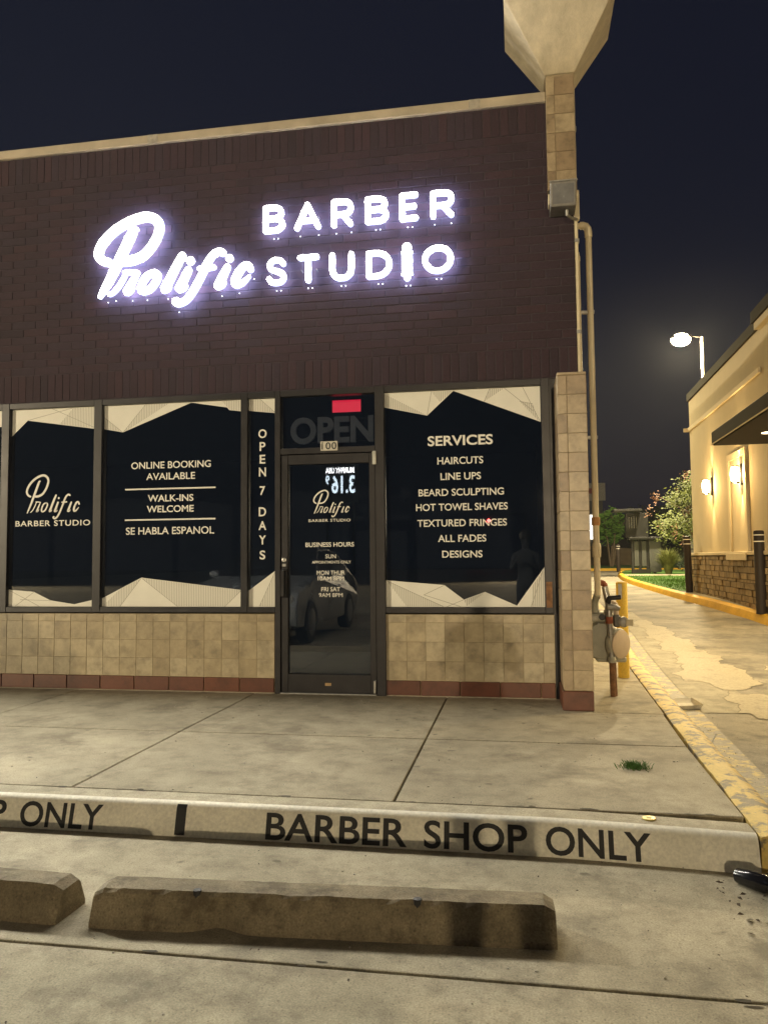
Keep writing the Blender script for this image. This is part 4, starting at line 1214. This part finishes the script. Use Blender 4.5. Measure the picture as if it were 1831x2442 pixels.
for i in range(330):
    k = i % 3
    if k == 0: x, y, z = rnd.uniform(.75,1.25), rnd.gauss(-3.42,.22), LOT
    elif k == 1: x, y = rnd.uniform(-3,1), rnd.uniform(-6.0,-3.15); z = LOT
    else: x, y = rnd.uniform(-3,1), rnd.uniform(-2.9,-.2); z = 0
    if k == 0 and y > -3.22: y = -3.3
    if -2.0 < x < .2 and -4.1 < y < -3.75 and k == 1: continue
    s_ = rnd.uniform(.003,.010) if k else rnd.uniform(.004,.017); a = rnd.uniform(0,6.28); c_, d_ = math.cos(a)*s_, math.sin(a)*s_
    lf.add([(x-c_,y-d_,z+.003),(x+d_*.4,y-c_*.4,z+.002+s_*.5),(x+c_,y+d_,z+.004),(x-d_*.4,y+c_*.4,z+.003)],[(0,1,2,3)])
tag(lf.build('leaf_litter', m_leaf), 'dark dead leaves and crumbs scattered over the concrete', 'litter', kind='stuff')
gv = MB()
m_grit = simple('pale_grit', (.5,.46,.38), .8)
for i in range(240):
    x, y = rnd.uniform(-3,1.1), rnd.uniform(-5.5,-.1); z = LOT if y < -3.13 else 0
    if -3.14 < y < -2.9: continue
    if i > 150: x, y = yin(0)+.25+abs(rnd.gauss(0,.08)), rnd.uniform(-2.5,2.5); z = g(y)+.008
    s_ = rnd.uniform(.002,.0055); gv.blob((x,y,z+s_*.6), s_, s_, s_*.8, .2, 0, i, 1)
tag(gv.build('grit', m_grit), 'pale grit and paint crumbs lying on the concrete', 'grit', kind='stuff')

# ------------------------------------------------------------------ restaurant across the lane
TH = R(-1.4)
rest_b = thing('restaurant_building', 'cream stucco restaurant with stone base and dark canopy across the lane', 'building', (4.32,13.96,0), TH)
def rw(u, z, out=0):                   # point on the lane-side wall, u back from the corner toward the camera
    p = Vector((-out, u, z)); a = TH
    return Vector((4.32+p.x*math.cos(a)-p.y*math.sin(a), 13.96+p.x*math.sin(a)+p.y*math.cos(a), z))
m_wallr = simple('warm_cream_stucco', (.56,.49,.35), .9, .07, 1.5, bmp=.35, bscale=90)
m_trimr = simple('pale_cream_trim', (.70,.62,.46), .8, .06, 3)
m_darkr = simple('dark_bronze_metal', (.022,.018,.015), .8, .25, 6, spec=.15)
m_stone = simple('ledge_stone', (.25,.185,.10), .9, .25, 9, bmp=.8, bscale=50, rnd=.25)
m_stonegap = simple('stone_joint', (.06,.048,.03), .95)
MB().box(.045, 14, -20, 0, 0, 5.14).build('wall', m_wallr, rest_b)
MB().box(.0, 13.9, -6.55, .03, 5.141, 5.33).build('coping', m_darkr, rest_b)
MB().box(-.06, 13.9, -20, -6.551, 5.10, 5.22).build('raised_parapet', m_wallr, rest_b)
MB().box(-.10, 13.9, -20, -6.50, 5.221, 5.42).build('parapet_cap', m_darkr, rest_b)
MB().bbox(-.005, .044, -6.5, .04, 4.36, 4.46, .008).build('string_course', m_trimr, rest_b)
MB().bbox(-.10, 14, .001, .05, 4.36, 4.46, .008).build('string_course', m_trimr, rest_b)
MB().bbox(-.055, .044, -20, .06, 1.20, 1.27, .01).build('ledge', m_trimr, rest_b)
MB().bbox(.02, .044, -5.44, -4.02, 1.271, 3.22, .006).build('raised_panel', m_trimr, rest_b)
MB().bbox(-.012, .019, -5.44, -5.30, 1.271, 3.22, .006).bbox(-.012, .019, -4.16, -4.02, 1.271, 3.22, .006).bbox(-.012, .019, -5.299, -4.161, 3.08, 3.22, .006).build('panel_moulding', m_trimr, rest_b)
MB().bbox(-.075, -.0555, -5.5, -3.96, 1.10, 1.24, .008).build('panel_sill', m_trimr, rest_b)
sb = MB().box(-.0, .0445, -20, .0, .0, 1.199).build('stone_base', m_stonegap, rest_b)
rnd = random.Random(31)
z = .16
units = []
for k in range(10):
    w = (.16,.20,.24,.28,.32,.36,.40,.22,.30,.26)[k]
    me = MB().bbox(0, .05, -w/2+.006, w/2-.006, -.5, .5, .004)
    mm = me.mesh('stone'); mm.materials.append(m_stone); units.append((w, mm))
count = 0
while z < 1.19:
    h = min(rnd.choice((.06,.08,.10,.12)), 1.198-z)
    if h < .03: break
    u = -rnd.uniform(0, .2)
    u_start = 0
    u = 0
    while u > -8.4 and count < 298:
        w, me = rnd.choice(units)
        inst(me, 'stone', sb, (-.03+rnd.uniform(-.018,.012), u-w/2, z+h/2), (1,1,h-.012)); count += 1
        u -= w
    z += h
# drive-through canopy with its downlights
can = MB().bbox(-1.12, -.001, -14.5, -8.0, 2.92, 3.12, .01).build('canopy', m_darkr, rest_b)
MB().box(-1.10, -.02, -14.48, -8.02, 2.905, 2.9195).build('soffit', simple('dark_soffit', (.025,.022,.018), .9, spec=.1), can)
MB().bbox(-1.128,-1.121,-14.5,-7.99,2.915,2.935,.002).build('drip_edge', m_trimr, can)
m_down = emit('downlight_lens', WARM, 5)
for u in (-9.2, -11.0, -12.8):
    MB().lathe((-.62,u,2.9045),[(.09,0),(.09,-.006)],n=16).build('downlight', m_down, can)
    lamp('downlight_lamp', 'SPOT', rw(u, 2.80, .62), CANOPY_W, WARM, size=.09, target=rw(u, 0, .75), spot=R(155), blend=.6)
MB().box(-.01, .0448, -12.6, -11.0, 1.271, 2.5).build('service_window', m_carglass, rest_b)

def sconce(u, label):
    s_ = thing('wall_sconce', label, 'lamp', group='sconces on the restaurant wall')
    P = lambda o_, du, z: rw(u+du, z, o_)
    c0 = P(.10, 0, 2.74)
    MB().bbox(-.06,.06,-.012,.012,-.20,.20,.004).build('back_plate', m_darkr, s_, loc=P(.02-.045+.01,0,2.74)).rotation_euler = (0,0,TH+R(90))
    MB().lathe((c0.x,c0.y,2.60),[(.02,-.03),(.07,.02),(.088,.14),(.07,.26),(.02,.31)],n=16).build('lit_glass', emit('sconce_glass', (1.0,.72,.36), 30), s_, smooth=True)
    for zz in (2.575, 2.885): MB().lathe((c0.x,c0.y,zz),[(.075,0),(.08,.006),(.08,.016),(.06,.022)],n=16).build('cage_ring', m_black, s_, smooth=True)
    for k in range(4):
        a = k*math.pi/2+.4
        MB().tube([(c0.x+.07*math.cos(a),c0.y+.07*math.sin(a),2.58),(c0.x+.07*math.cos(a),c0.y+.07*math.sin(a),2.89)], .006, 6).build('cage_bar', m_black, s_)
    for zz, tz in ((2.96, 4.2), (2.52, 1.2)):
        lamp('sconce_beam', 'SPOT', P(.07,0,zz), SCONCE_W*.5, (1.0,.70,.30), size=.02, target=P(.05,0,tz), spot=R(50), blend=.8)
    lamp('sconce_lamp', 'POINT', P(.30,0,2.74), SCONCE_W*.5, (1.0,.62,.22), size=.05)
    return s_
sconce(-2.44, 'glowing wall sconce nearest the restaurant corner')
sconce(-5.05, 'glowing wall sconce on the raised panel of the restaurant')

def bollard(x, y, h, r, label, lean=0):
    z = g(y)+.15
    t_ = thing('black_bollard', label, 'bollard', (x,y,z-.01), 0, 'dark bollards along the drive kerb')
    t_.rotation_euler = (0, lean, 0)
    m1 = simple('dark_brown_sleeve', (.022,.016,.012), .6, .2, 8, spec=.25)
    MB().lathe((0,0,0),[(r,0),(r,h-.03),(r*.9,h-.008),(r*.5,h),(.004,h+.001)],n=20).build('sleeve', m1, t_, smooth=True)
    for k in (.05, .16): MB().lathe((0,0,h-.04-k),[(r+.001,0),(r+.0025,.001),(r+.0025,.017),(r+.001,.018)],n=20).build('reflective_band', m_vinyl, t_)
    return t_
bollard(4.06, 7.45, 1.43, .085, 'tall dark bollard standing before the stone base, nearest the camera')
bollard(4.12, 13.39, 1.39, .085, 'dark leaning bollard at the restaurant corner', R(-1.2))
bollard(4.44, 29.73, 1.25, .09, 'small dark bollard beside the menu board')

# ------------------------------------------------------------------ far end of the lane
def dirpt(px, py, t):
    d = _f + _r2*((px-915.5)/1844) - _u2*((py-1221)/1844)
    return CAM + d*t
mn = thing('menu_board', 'dark drive-through menu board cabinet on posts at the lane end', 'menu board', (0,0,0))
zb = g(27.3)+.15
m_dk = simple('menu_dark_metal', (.020,.020,.019), .35, .2, 5)
m_gy = simple('menu_grey_panel', (.075,.078,.07), .45, .15, 3)
for x in (4.72, 5.02, 5.32, 5.60): MB().bbox(x-.05,x+.05,27.15,27.30,zb-.02,zb+1.42,.01).build('post', m_dk, mn)
MB().bbox(4.78,4.965,27.12,27.22,zb+.30,zb+1.36,.006).build('panel', m_gy, mn)
MB().bbox(5.08,5.265,27.12,27.22,zb+.30,zb+1.36,.006).build('panel', m_gy, mn)
MB().bbox(5.38,5.85,27.10,27.5,zb+.05,zb+1.40,.01).build('cabinet', m_gy, mn)
MB().bbox(4.55,5.9,26.95,27.55,zb+1.42,zb+1.52,.01).build('shelf_hood', m_dk, mn)
MB().bbox(4.48,5.4,27.3,27.5,zb+1.521,zb+2.55,.01).build('upper_screen', m_dk, mn)
MB().bbox(3.95,5.1,26.8,27.7,zb+2.60,zb+2.70,.01).build('canopy', m_dk, mn)
for k in range(4): MB().box(4.62+k*.1,4.632+k*.1,27.29,27.2995,zb+1.9,zb+2.4).build('light_strip', m_galv, mn)
MB().box(4.70,5.4,27.0,27.1,zb-.02,zb+.18).build('speaker_base', m_dk, mn)

def blades(name, label, x, y, n, h, sp, mat, seed):
    rnd = random.Random(seed); mb = MB(); z = g(y)+.14
    for i in range(n):
        a = rnd.uniform(0,6.28); L_ = h*rnd.uniform(.7,1.15); r0 = rnd.uniform(0,.12)
        bx, by = x+r0*math.cos(a), y+r0*math.sin(a); s_ = sp*rnd.uniform(.3,1.1); w = .012
        p = [(bx+math.cos(a)*s_*t*t, by+math.sin(a)*s_*t*t, z+L_*(t-.42*t*t*t*(s_/sp))) for t in (0,.4,.75,1)]
        nx, ny = -math.sin(a)*w, math.cos(a)*w
        vs = []
        for j, q in enumerate(p):
            k = (1,.9,.6,.05)[j]; vs += [(q[0]-nx*k,q[1]-ny*k,q[2]),(q[0]+nx*k,q[1]+ny*k,q[2])]
        mb.add(vs, [(0,1,3,2),(2,3,5,4),(4,5,7,6)])
    root = thing(name, label, 'plant')
    mb.build('foliage', mat, root)
    return root
blades('ornamental_grass', 'arching clump of ornamental grass beside the menu board', 6.0, 26.4, 620, 1.22, .75, simple('straw_green', (.17,.19,.05), .8, .35, 6), 5)
for i, (x, y, s_) in enumerate(((7.6,29.5,.7),(8.6,30.3,.8))):
    b_ = thing('low_shrub', ['dark low shrub behind the ornamental grass', 'second dark shrub further behind the ornamental grass'][i], 'shrub')
    mb = MB(); rr = random.Random(i)
    for k in range(700):
        v = Vector((rr.gauss(0,1),rr.gauss(0,1),rr.gauss(0,1))).normalized()*rr.uniform(.5,1)*s_
        c_ = Vector((x,y,g(y)+.15+s_*.6))+Vector((v.x*1.3,v.y,v.z*.65)); a = Vector((rr.gauss(0,1),rr.gauss(0,1),rr.gauss(0,1))).normalized()*.05; b2 = a.orthogonal().normalized()*.03
        mb.add([c_-a,c_+b2,c_+a,c_-b2],[(0,1,2,3)])
    mb.build('foliage', simple('dark_leaf', (.03,.045,.02), .7, .4, 9), b_)
    MB().tube([(x,y,g(y)+.1),(x,y,g(y)+.5)], .03, 6).build('stem', m_rust, b_)

def tree(name, label, x, y, z0, trunk_h, cz, rx, rz, n, mat, seed, blossom=None, leaf=.075):
    rr = random.Random(seed)
    root = thing(name, label, 'tree')
    mt = simple('pale_bark', (.20,.15,.10), .9, .3, 12)
    tr_ = MB()
    tips = []
    for k in range(5):
        a = k*1.26+rr.uniform(-.3,.3); top = Vector((x+math.cos(a)*rx*.55, y+math.sin(a)*rx*.55, cz+rr.uniform(-.1,.4)*rz))
        b0_ = Vector((x+math.cos(a)*.08, y+math.sin(a)*.08, z0))
        mid = b0_.lerp(top,.5)+Vector((rr.uniform(-.1,.1),rr.uniform(-.1,.1),.15))
        tr_.tube([b0_,mid,top],[.06,.04,.015],7)
        for j in range(4):
            e = top+Vector((rr.uniform(-1,1)*rx*.5, rr.uniform(-1,1)*rx*.5, rr.uniform(-.1,.6)*rz)); tr_.tube([mid.lerp(top,.5+.1*j),e],[.02,.006],5); tips.append(e)
    tr_.build('trunk', mt, root, smooth=True)
    cl = []
    for k in range(46):
        v = Vector((rr.gauss(0,1),rr.gauss(0,1),rr.gauss(0,1))).normalized()*(rr.random()**.4)
        cl.append((Vector((x+v.x*rx, y+v.y*rx, cz+v.z*rz)), rr.uniform(.22,.42)*rx*.6))
    cr = MB(); bl = MB()
    for i in range(n):
        c_, r_ = rr.choice(cl)
        v = Vector((rr.gauss(0,1),rr.gauss(0,1),rr.gauss(0,.8)))*r_*.62
        p = c_+v
        a = Vector((rr.gauss(0,1),rr.gauss(0,1),rr.gauss(0,.6))).normalized()*leaf*rr.uniform(.6,1.2); b2 = a.orthogonal().normalized()*leaf*.5
        cr.add([p-a,p+b2,p+a,p-b2],[(0,1,2,3)])
    cr.build('crown', mat, root)
    if blossom:
        for k in range(20):
            v = Vector((rr.gauss(0,1),rr.gauss(0,1),rr.gauss(0,.9)+.2)).normalized()
            c_ = Vector((x+v.x*rx*1.12, y+v.y*rx*1.12, cz+v.z*rz*1.12))
            for i in range(26):
                p = c_+Vector((rr.gauss(0,.06),rr.gauss(0,.06),rr.gauss(0,.11)))
                a = Vector((rr.gauss(0,1),rr.gauss(0,1),rr.gauss(0,1))).normalized()*.035; b2 = a.orthogonal().normalized()*.03
                bl.add([p-a,p+b2,p+a,p-b2],[(0,1,2,3)])
        bl.build('blossom', blossom, root)
    return root
m_cm = simple('myrtle_leaf', (.15,.19,.035), .7, .35, 3)
m_pk = simple('pink_blossom', (.34,.19,.13), .8, .3, 5)
tree('crape_myrtle', 'crape myrtle with pink blossom behind the restaurant corner', 6.3, 20.2, g(20)+.15, 1.6, 2.65, 1.8, 1.2, 20000, m_cm, 8, m_pk, .06)
tree('small_tree', 'small bright green tree far off between the pipes and the menu board', 6.0, 46, .55, 1.6, 3.3, 1.0, 1.2, 3000, simple('bright_leaf', (.10,.21,.03), .7, .3, 3), 15, None, .11)
tree('dark_tree', 'dark rounded tree far behind the menu board', 10.3, 58, .6, 2, 3.6, 2.6, 2.0, 5000, simple('night_leaf', (.02,.03,.015), .8, .3, 2), 19, None, .2)

def house(name, label, x0, x1, y0, y1, z0, h, roof_h, mw, mr, lit=None):
    root = thing(name, label, 'house')
    w_ = MB().box(x0,x1,y0,y1,z0,z0+h).build('wall', mw, root)
    xm, e = (x0+x1)/2, .4
    ym = (y0+y1)/2
    MB().add([(x0-e,y0-e,z0+h),(x1+e,y0-e,z0+h),(x1+e,y1+e,z0+h),(x0-e,y1+e,z0+h),(x0+(x1-x0)*.3,ym,z0+h+roof_h),(x1-(x1-x0)*.3,ym,z0+h+roof_h)],[(3,2,1,0),(0,1,5,4),(1,2,5),(2,3,4,5),(3,0,4)]).build('roof', mr, root)
    for k in range(3):
        xx = x0+(x1-x0)*(.2+.3*k)
        MB().bbox(xx-.5,xx+.5,y0-.04,y0-.001,z0+1,z0+2.1,.01).build('window', m_carglass if not lit else lit, root)
    return root
m_nw = simple('night_siding', (.05,.045,.04), .9); m_nr = simple('night_shingle', (.02,.02,.02), .9)
house('distant_house', 'dark hip-roofed house silhouetted far behind the menu board', 8.2, 18, 64, 74, .6, 3.0, 2.0, m_nw, m_nr)
wb = thing('distant_store', 'pale flat-roofed store with lit windows beyond the pipes', 'building')
MB().box(2, 9.5, 84, 92, .5, 9.2).build('wall', simple('store_wall', (.10,.095,.085), .9), wb)
MB().box(5.0, 9.8, 83.7, 83.99, 7.6, 9.6).build('sign_board', simple('pale_sign_board', (.30,.28,.24), .8), wb)
MB().box(7.6, 9.0, 83.6, 83.69, 8.4, 9.0).build('sign_lettering', simple('dark_red_letters', (.2,.03,.03), .7), wb)
MB().box(4.9, 8.9, 83.9, 83.99, 3.2, 6.0).build('lit_window', emit('lit_store_window', (1,.93,.8), 1.6), wb)
fn = thing('dumpster_enclosure', 'dark slatted enclosure with a pale braced gate behind the crape myrtle', 'enclosure')
for k in range(16): MB().bbox(12.2+k*.2,12.36+k*.2,46.0,46.06,.6,2.7,.01).build('slat', simple('brown_slat', (.07,.055,.035), .9, .2, 2, rnd=.2) if k == 0 else bpy.data.materials['brown_slat'], fn)
MB().bbox(10.9,12.1,46.0,46.08,.7,2.6,.01).build('gate', simple('pale_gate', (.36,.34,.27), .8), fn)
for a, b in (((10.95,.8),(12.05,2.5)),((10.95,.8),(12.05,.8)),((10.95,1.65),(12.05,1.65))): MB().tube([(a[0],45.98,a[1]),(b[0],45.98,b[1])], .03, 6).build('brace', m_black, fn)
rw_ = thing('low_wall', 'low brown retaining wall past the far yellow kerb', 'wall')
MB().add([(-2,52,.5),(10.5,52,.5),(10.5,52.4,.5),(-2,52.4,.5),(-2,52,2.6),(10.5,52,1.6),(10.5,52.4,1.6),(-2,52.4,2.6)],[(3,2,1,0),(4,5,6,7),(0,1,5,4),(1,2,6,5),(2,3,7,6),(3,0,4,7)]).build('face', simple('retaining_wall', (.16,.12,.07), .9, .2, 2), rw_)

# street lamp over the restaurant roof
sl = thing('street_lamp', 'bright warm street lamp on a pole behind the restaurant roof', 'street lamp')
hp = dirpt(1625.5, 811, 30); pp = dirpt(1673.5, 838, 30)
MB().tube([(pp.x,pp.y,.5),(pp.x,pp.y,hp.z+.12)], [.075,.055], 12).build('pole', m_pipe, sl, smooth=True)
MB().tube([(pp.x,pp.y,hp.z+.10),(hp.x+.2,hp.y,hp.z+.16)], .022, 8).build('arm', m_darkr, sl)
MB().bbox(hp.x-.42,hp.x+.32,hp.y-.18,hp.y+.18,hp.z+.06,hp.z+.16,.02).build('head', m_darkr, sl)
MB().blob((hp.x-.05,hp.y,hp.z+.02), .38, .28, .25, 0, 0, 1, 3).build('lens', emit('street_lamp_glare', (1.0,.88,.62), 8), sl, smooth=True)  # lens drawn oversized, the lamp's glare is put into its shape
lamp('street_lamp_light', 'POINT', (hp.x-.05,hp.y-.1,hp.z-.3), STREET_W, (1.0,.82,.50), size=.25)
# unseen lamp added to brighten the tree, lawn and menu end
sl2 = thing('street_lamp', 'unseen lamp post added behind the shop to light the lane end', 'street lamp')
MB().tube([(.9,19.2,.4),(.9,19.2,6.8)], [.075,.055], 10).build('pole', m_darkr, sl2)
MB().bbox(0.7,1.5,18.9,19.5,6.8,6.92,.02).build('head', m_darkr, sl2)
MB().box(0.75,1.45,18.95,19.45,6.76,6.7995).build('lens', emit('added_lamp_lens', (1,.95,.85), 30), sl2)
lamp('added_far_light', 'POINT', (1.1,19.2,6.6), 2300, (1,.80,.40), size=.25)

# ------------------------------------------------------------------ behind the camera: what lights the front and shows in the glass
def lot_lamp(x, y, h, w, col_, label):
    t_ = thing('parking_lamp', label, 'street lamp', (x,y,LOT))
    MB().lathe((0,0,0),[(.3,0),(.3,.7),(.28,.74)],n=20).build('footing', m_kerbc, t_, smooth=True)
    MB().tube([(0,0,.74),(0,0,h)], [.09,.06], 12).build('pole', m_darkr, t_, smooth=True)
    MB().bbox(-.3,.3,-.1,.55,h,h+.12,.02).build('head', m_darkr, t_)
    MB().box(-.25,.25,-.05,.5,h-.03,h-.0005).build('lens', emit('lot_lamp_lens', col_, 18), t_)
    lamp('lot_lamp_light', 'SPOT', (x,y+.25,LOT+h-.1), w, col_, size=.25, target=(x*.3,1.0,0), spot=R(110), blend=.6)
lot_lamp(-38.0, -34, 7.4, LOT_LAMP_A, (1.0,.84,.55), 'tall lot lamp behind the camera on the car side')
lot_lamp(2.4, -42, 5.0, LOT_LAMP_B, (1.0,.80,.50), 'tall warm lot lamp behind the camera on the lane side')

ps = thing('price_sign', 'tall lit fuel price sign mirrored in the shop door glass', 'sign', (-15.5,-60,LOT))
MB().bbox(-1.7,1.7,-.3,.0,6.4,9.9,.05).build('cabinet', m_black, ps)
for x in (-1.2, 1.2): MB().tube([(x,-.15,0),(x,-.15,6.4)], .12, 10).build('post', m_darkr, ps)
def sign_text(key, x0, x1, z0, z1, mat):     # readable from the +y side
    vs, fs = OUT[key]
    MB().add([(-(x0+a*(x1-x0)), .012, z0+b*(z1-z0)) for a, b in vs], [f[::-1] for f in fs]).build('lettering', mat, ps)
m_ps = emit('price_digits', (.75,.9,1.0), 9); m_pw = emit('brand_letters', (1,1,1), 16)
sign_text('brand', -1.3, 1.3, 9.0, 9.5, m_pw)
sign_text('price', -1.35, .75, 7.2, 8.8, m_ps); sign_text('nine', .95, 1.3, 8.0, 8.8, m_ps)

tl = thing('traffic_light', 'red traffic light mirrored in the services window glass', 'traffic light', (-3.2,-80,LOT))
MB().tube([(4,0,0),(4,0,6.2),(0,0,6.3)], .09, 8).build('mast', m_darkr, tl)
MB().bbox(-.22,.22,-.1,.15,4.5,5.75,.03).build('signal_head', m_black, tl)
for k, c_ in enumerate(((1,.03,.03),(.05,.04,.01),(.01,.05,.02))):
    MB().lathe((0,.151,5.5-k*.4),[(.17,0),(.17,.01),(.1,.03)],(0,1,0),16).build('lens', emit('red_signal_lens', c_, 300) if k == 0 else m_black, tl, smooth=True)

ph_ = thing('phone', 'dark phone held up in front of the photographer', 'phone', (-.005,-6.7545,1.165))
MB().bbox(-.036,.036,-.004,.004,-.075,.073,.003).build('body', m_black, ph_)
def person():
    root = thing('person', 'person in dark clothes holding up a phone, mirrored in the window', 'person', (.12,-7.06,LOT))
    def skin(name, J, E_, mat):
        me = bpy.data.meshes.new(name)
        keys = list(J); me.from_pydata([J[k][0] for k in keys], [(keys.index(a), keys.index(b)) for a, b in E_], [])
        o = bpy.data.objects.new(name, me); COL.objects.link(o); o.parent = root
        sk = o.modifiers.new('skin', 'SKIN')
        for i, k in enumerate(keys):
            r_ = J[k][1]; me.skin_vertices[0].data[i].radius = r_ if isinstance(r_, tuple) else (r_, r_)
        me.skin_vertices[0].data[0].use_root = True
        sd = o.modifiers.new('sub', 'SUBSURF'); sd.levels = 2; sd.render_levels = 2
        me.materials.append(mat); return o
    J = {'pelvis': ((0,0,.92), (.16,.12)), 'waist': ((0,.01,1.08), (.14,.10)), 'chest': ((0,.0,1.28), (.17,.12)), 'neckb': ((0,-.01,1.42), (.10,.08)), 'neck': ((0,0,1.50), .055),
         'jaw': ((0,.03,1.58), (.07,.08)), 'head': ((0,.02,1.68), (.085,.10)), 'crown': ((0,.01,1.77), (.06,.07))}
    E_ = [('pelvis','waist'),('waist','chest'),('chest','neckb'),('neckb','neck'),('neck','jaw'),('jaw','head'),('head','crown')]
    for n_, s_ in (('l',-1),('r',1)):
        J.update({n_+'hip': ((s_*.10,0,.86), .095), n_+'knee': ((s_*.11,.02,.48), .062), n_+'ank': ((s_*.115,-.01,.09), .042), n_+'toe': ((s_*.125,.13,.04), .035),
                  n_+'sh': ((s_*.19,0,1.39), .065), n_+'el': ((s_*.24,.06,1.13), .048), n_+'wr': ((s_*.10-.07,.26,1.26), .032)})
        E_ += [('pelvis',n_+'hip'),(n_+'hip',n_+'knee'),(n_+'knee',n_+'ank'),(n_+'ank',n_+'toe'),('neckb',n_+'sh'),(n_+'sh',n_+'el'),(n_+'el',n_+'wr')]
    for n_, s_ in (('l',-1),('r',1)):
        w = J[n_+'wr'][0]; base = (w[0]-s_*.012, w[1]+.035, w[2]+.04)
        J[n_+'palm'] = (base, (.026,.018)); E_.append((n_+'wr', n_+'palm'))
        for k in range(4):
            a = (base[0]-s_*.008, base[1]+.018, base[2]+.03-k*.02); b2 = (a[0]-s_*.022, a[1]+.010, a[2]+.004)
            J[n_+'f%da' % k] = (a, .0085); J[n_+'f%db' % k] = (b2, .0075); E_ += [(n_+'palm', n_+'f%da' % k), (n_+'f%da' % k, n_+'f%db' % k)]
        t1 = (base[0]-s_*.02, base[1]-.005, base[2]+.045); J[n_+'th'] = (t1, .009); E_.append((n_+'palm', n_+'th'))
    skin('body', J, E_, simple('dark_clothes', (.035,.035,.04), .85))
    MB().blob((0,0,1.72), .105, .125, .12, .04, 0, 3, 3).build('hair', simple('dark_hair', (.02,.015,.012), .6), root, smooth=True)
    return root
person()

car = thing('parked_car', 'silver parked car mirrored in the shop door glass', 'car', (-4.25,-6.95,LOT), R(90))
m_car = simple('silver_car_paint', (.45,.46,.47), .25, .03, 3, metal=.7)
prof = [(-2.25,.35),(-2.27,.62),(-2.2,.86),(-2.0,.98),(-1.75,1.02),(-1.15,1.45),(-.6,1.56),(.25,1.54),(1.0,1.06),(1.7,.96),(2.15,.84),(2.28,.62),(2.26,.32),(1.85,.27),(1.8,.45),(1.6,.66),(1.35,.68),(1.1,.5),(1.02,.26),(-.98,.26),(-1.06,.5),(-1.3,.68),(-1.55,.66),(-1.78,.45),(-1.84,.27)]
mb = MB(); n = len(prof)
def cw(z): return .92 if z < 1.0 else .92-(z-1.0)*.42
vs = [(x,-cw(z),z) for x,z in prof]+[(x,cw(z),z) for x,z in prof]
mb.add(vs, [tuple(range(n)), tuple(range(n,2*n))[::-1]]+[(i,n+i,n+(i+1)%n,(i+1)%n) for i in range(n)])
o = mb.build('body', m_car, car, bevel=.03)
for s_ in (-1, 1):
    q = [(-1.5,1.08),(-1.05,1.42),(-.6,1.50),(-.25,1.50),(-.25,1.06)]
    for pts in (q, [(-.18,1.06),(-.18,1.50),(.22,1.49),(.88,1.08)]):
        MB().add([(x, s_*(cw(z)+.008), z) for x, z in pts], [tuple(range(len(pts))) if s_ < 0 else tuple(range(len(pts)))[::-1]]).build('side_window', simple('dark_car_window', (.01,.01,.012), .08), car)
    for x in (-1.42, 1.44):
        w_ = MB().lathe((x,s_*.74,.33),[(.33,0),(.34,.02),(.34,.17),(.32,.19)],(0,s_,0),24).build('wheel', m_blackrub, car, smooth=True)
        MB().lathe((x,s_*.90,.33),[(.22,0),(.22,.035),(.05,.05)],(0,s_,0),16).build('rim', m_steel, w_, smooth=True)
    MB().blob((.72,s_*1.03,1.10), .09, .10, .07, 0, 0, 1, 2).build('mirror', m_car, car, smooth=True)
    MB().bbox(2.14,2.27,min(s_*.5,s_*.85),max(s_*.5,s_*.85),.66,.80,.03).build('headlight', m_plate, car)
    MB().bbox(-2.275,-2.15,min(s_*.55,s_*.86),max(s_*.55,s_*.86),.72,.92,.02).build('taillight', emit('tail_red', (1,.02,.02), 3.0), car)
    MB().bbox(-.9,-.72,min(s_*.92,s_*.955),max(s_*.92,s_*.955),.86,.885,.004).build('door_handle', m_car, car)
MB().add([(.27,-.70,1.545),(.27,.70,1.545),(1.0,.86,1.075),(1.0,-.86,1.075)],[(0,1,2,3)]).build('windscreen', simple('dark_windscreen', (.01,.01,.012), .06), car)

# ------------------------------------------------------------------ thin haze added to give the lamps and sign a glow
HAZE = 0.00036
if HAZE:
    me = MB().box(-125, 125, -125, 125, -2.3, 11.5).mesh('haze')
    hm = bpy.data.materials.new('glow_haze'); hm.use_nodes = True
    t = hm.node_tree; t.nodes.clear()
    o_ = N(t, 'ShaderNodeOutputMaterial'); v_ = N(t, 'ShaderNodeVolumePrincipled')
    v_.inputs['Color'].default_value = (.9,.93,1,1); v_.inputs['Density'].default_value = HAZE
    t.links.new(v_.outputs[0], o_.inputs['Volume'])
    me.materials.append(hm)
    hz = bpy.data.objects.new('haze', me); COL.objects.link(hz)
    tag(hz, 'thin haze added for a glow round the lamps and sign', 'haze', kind='stuff')
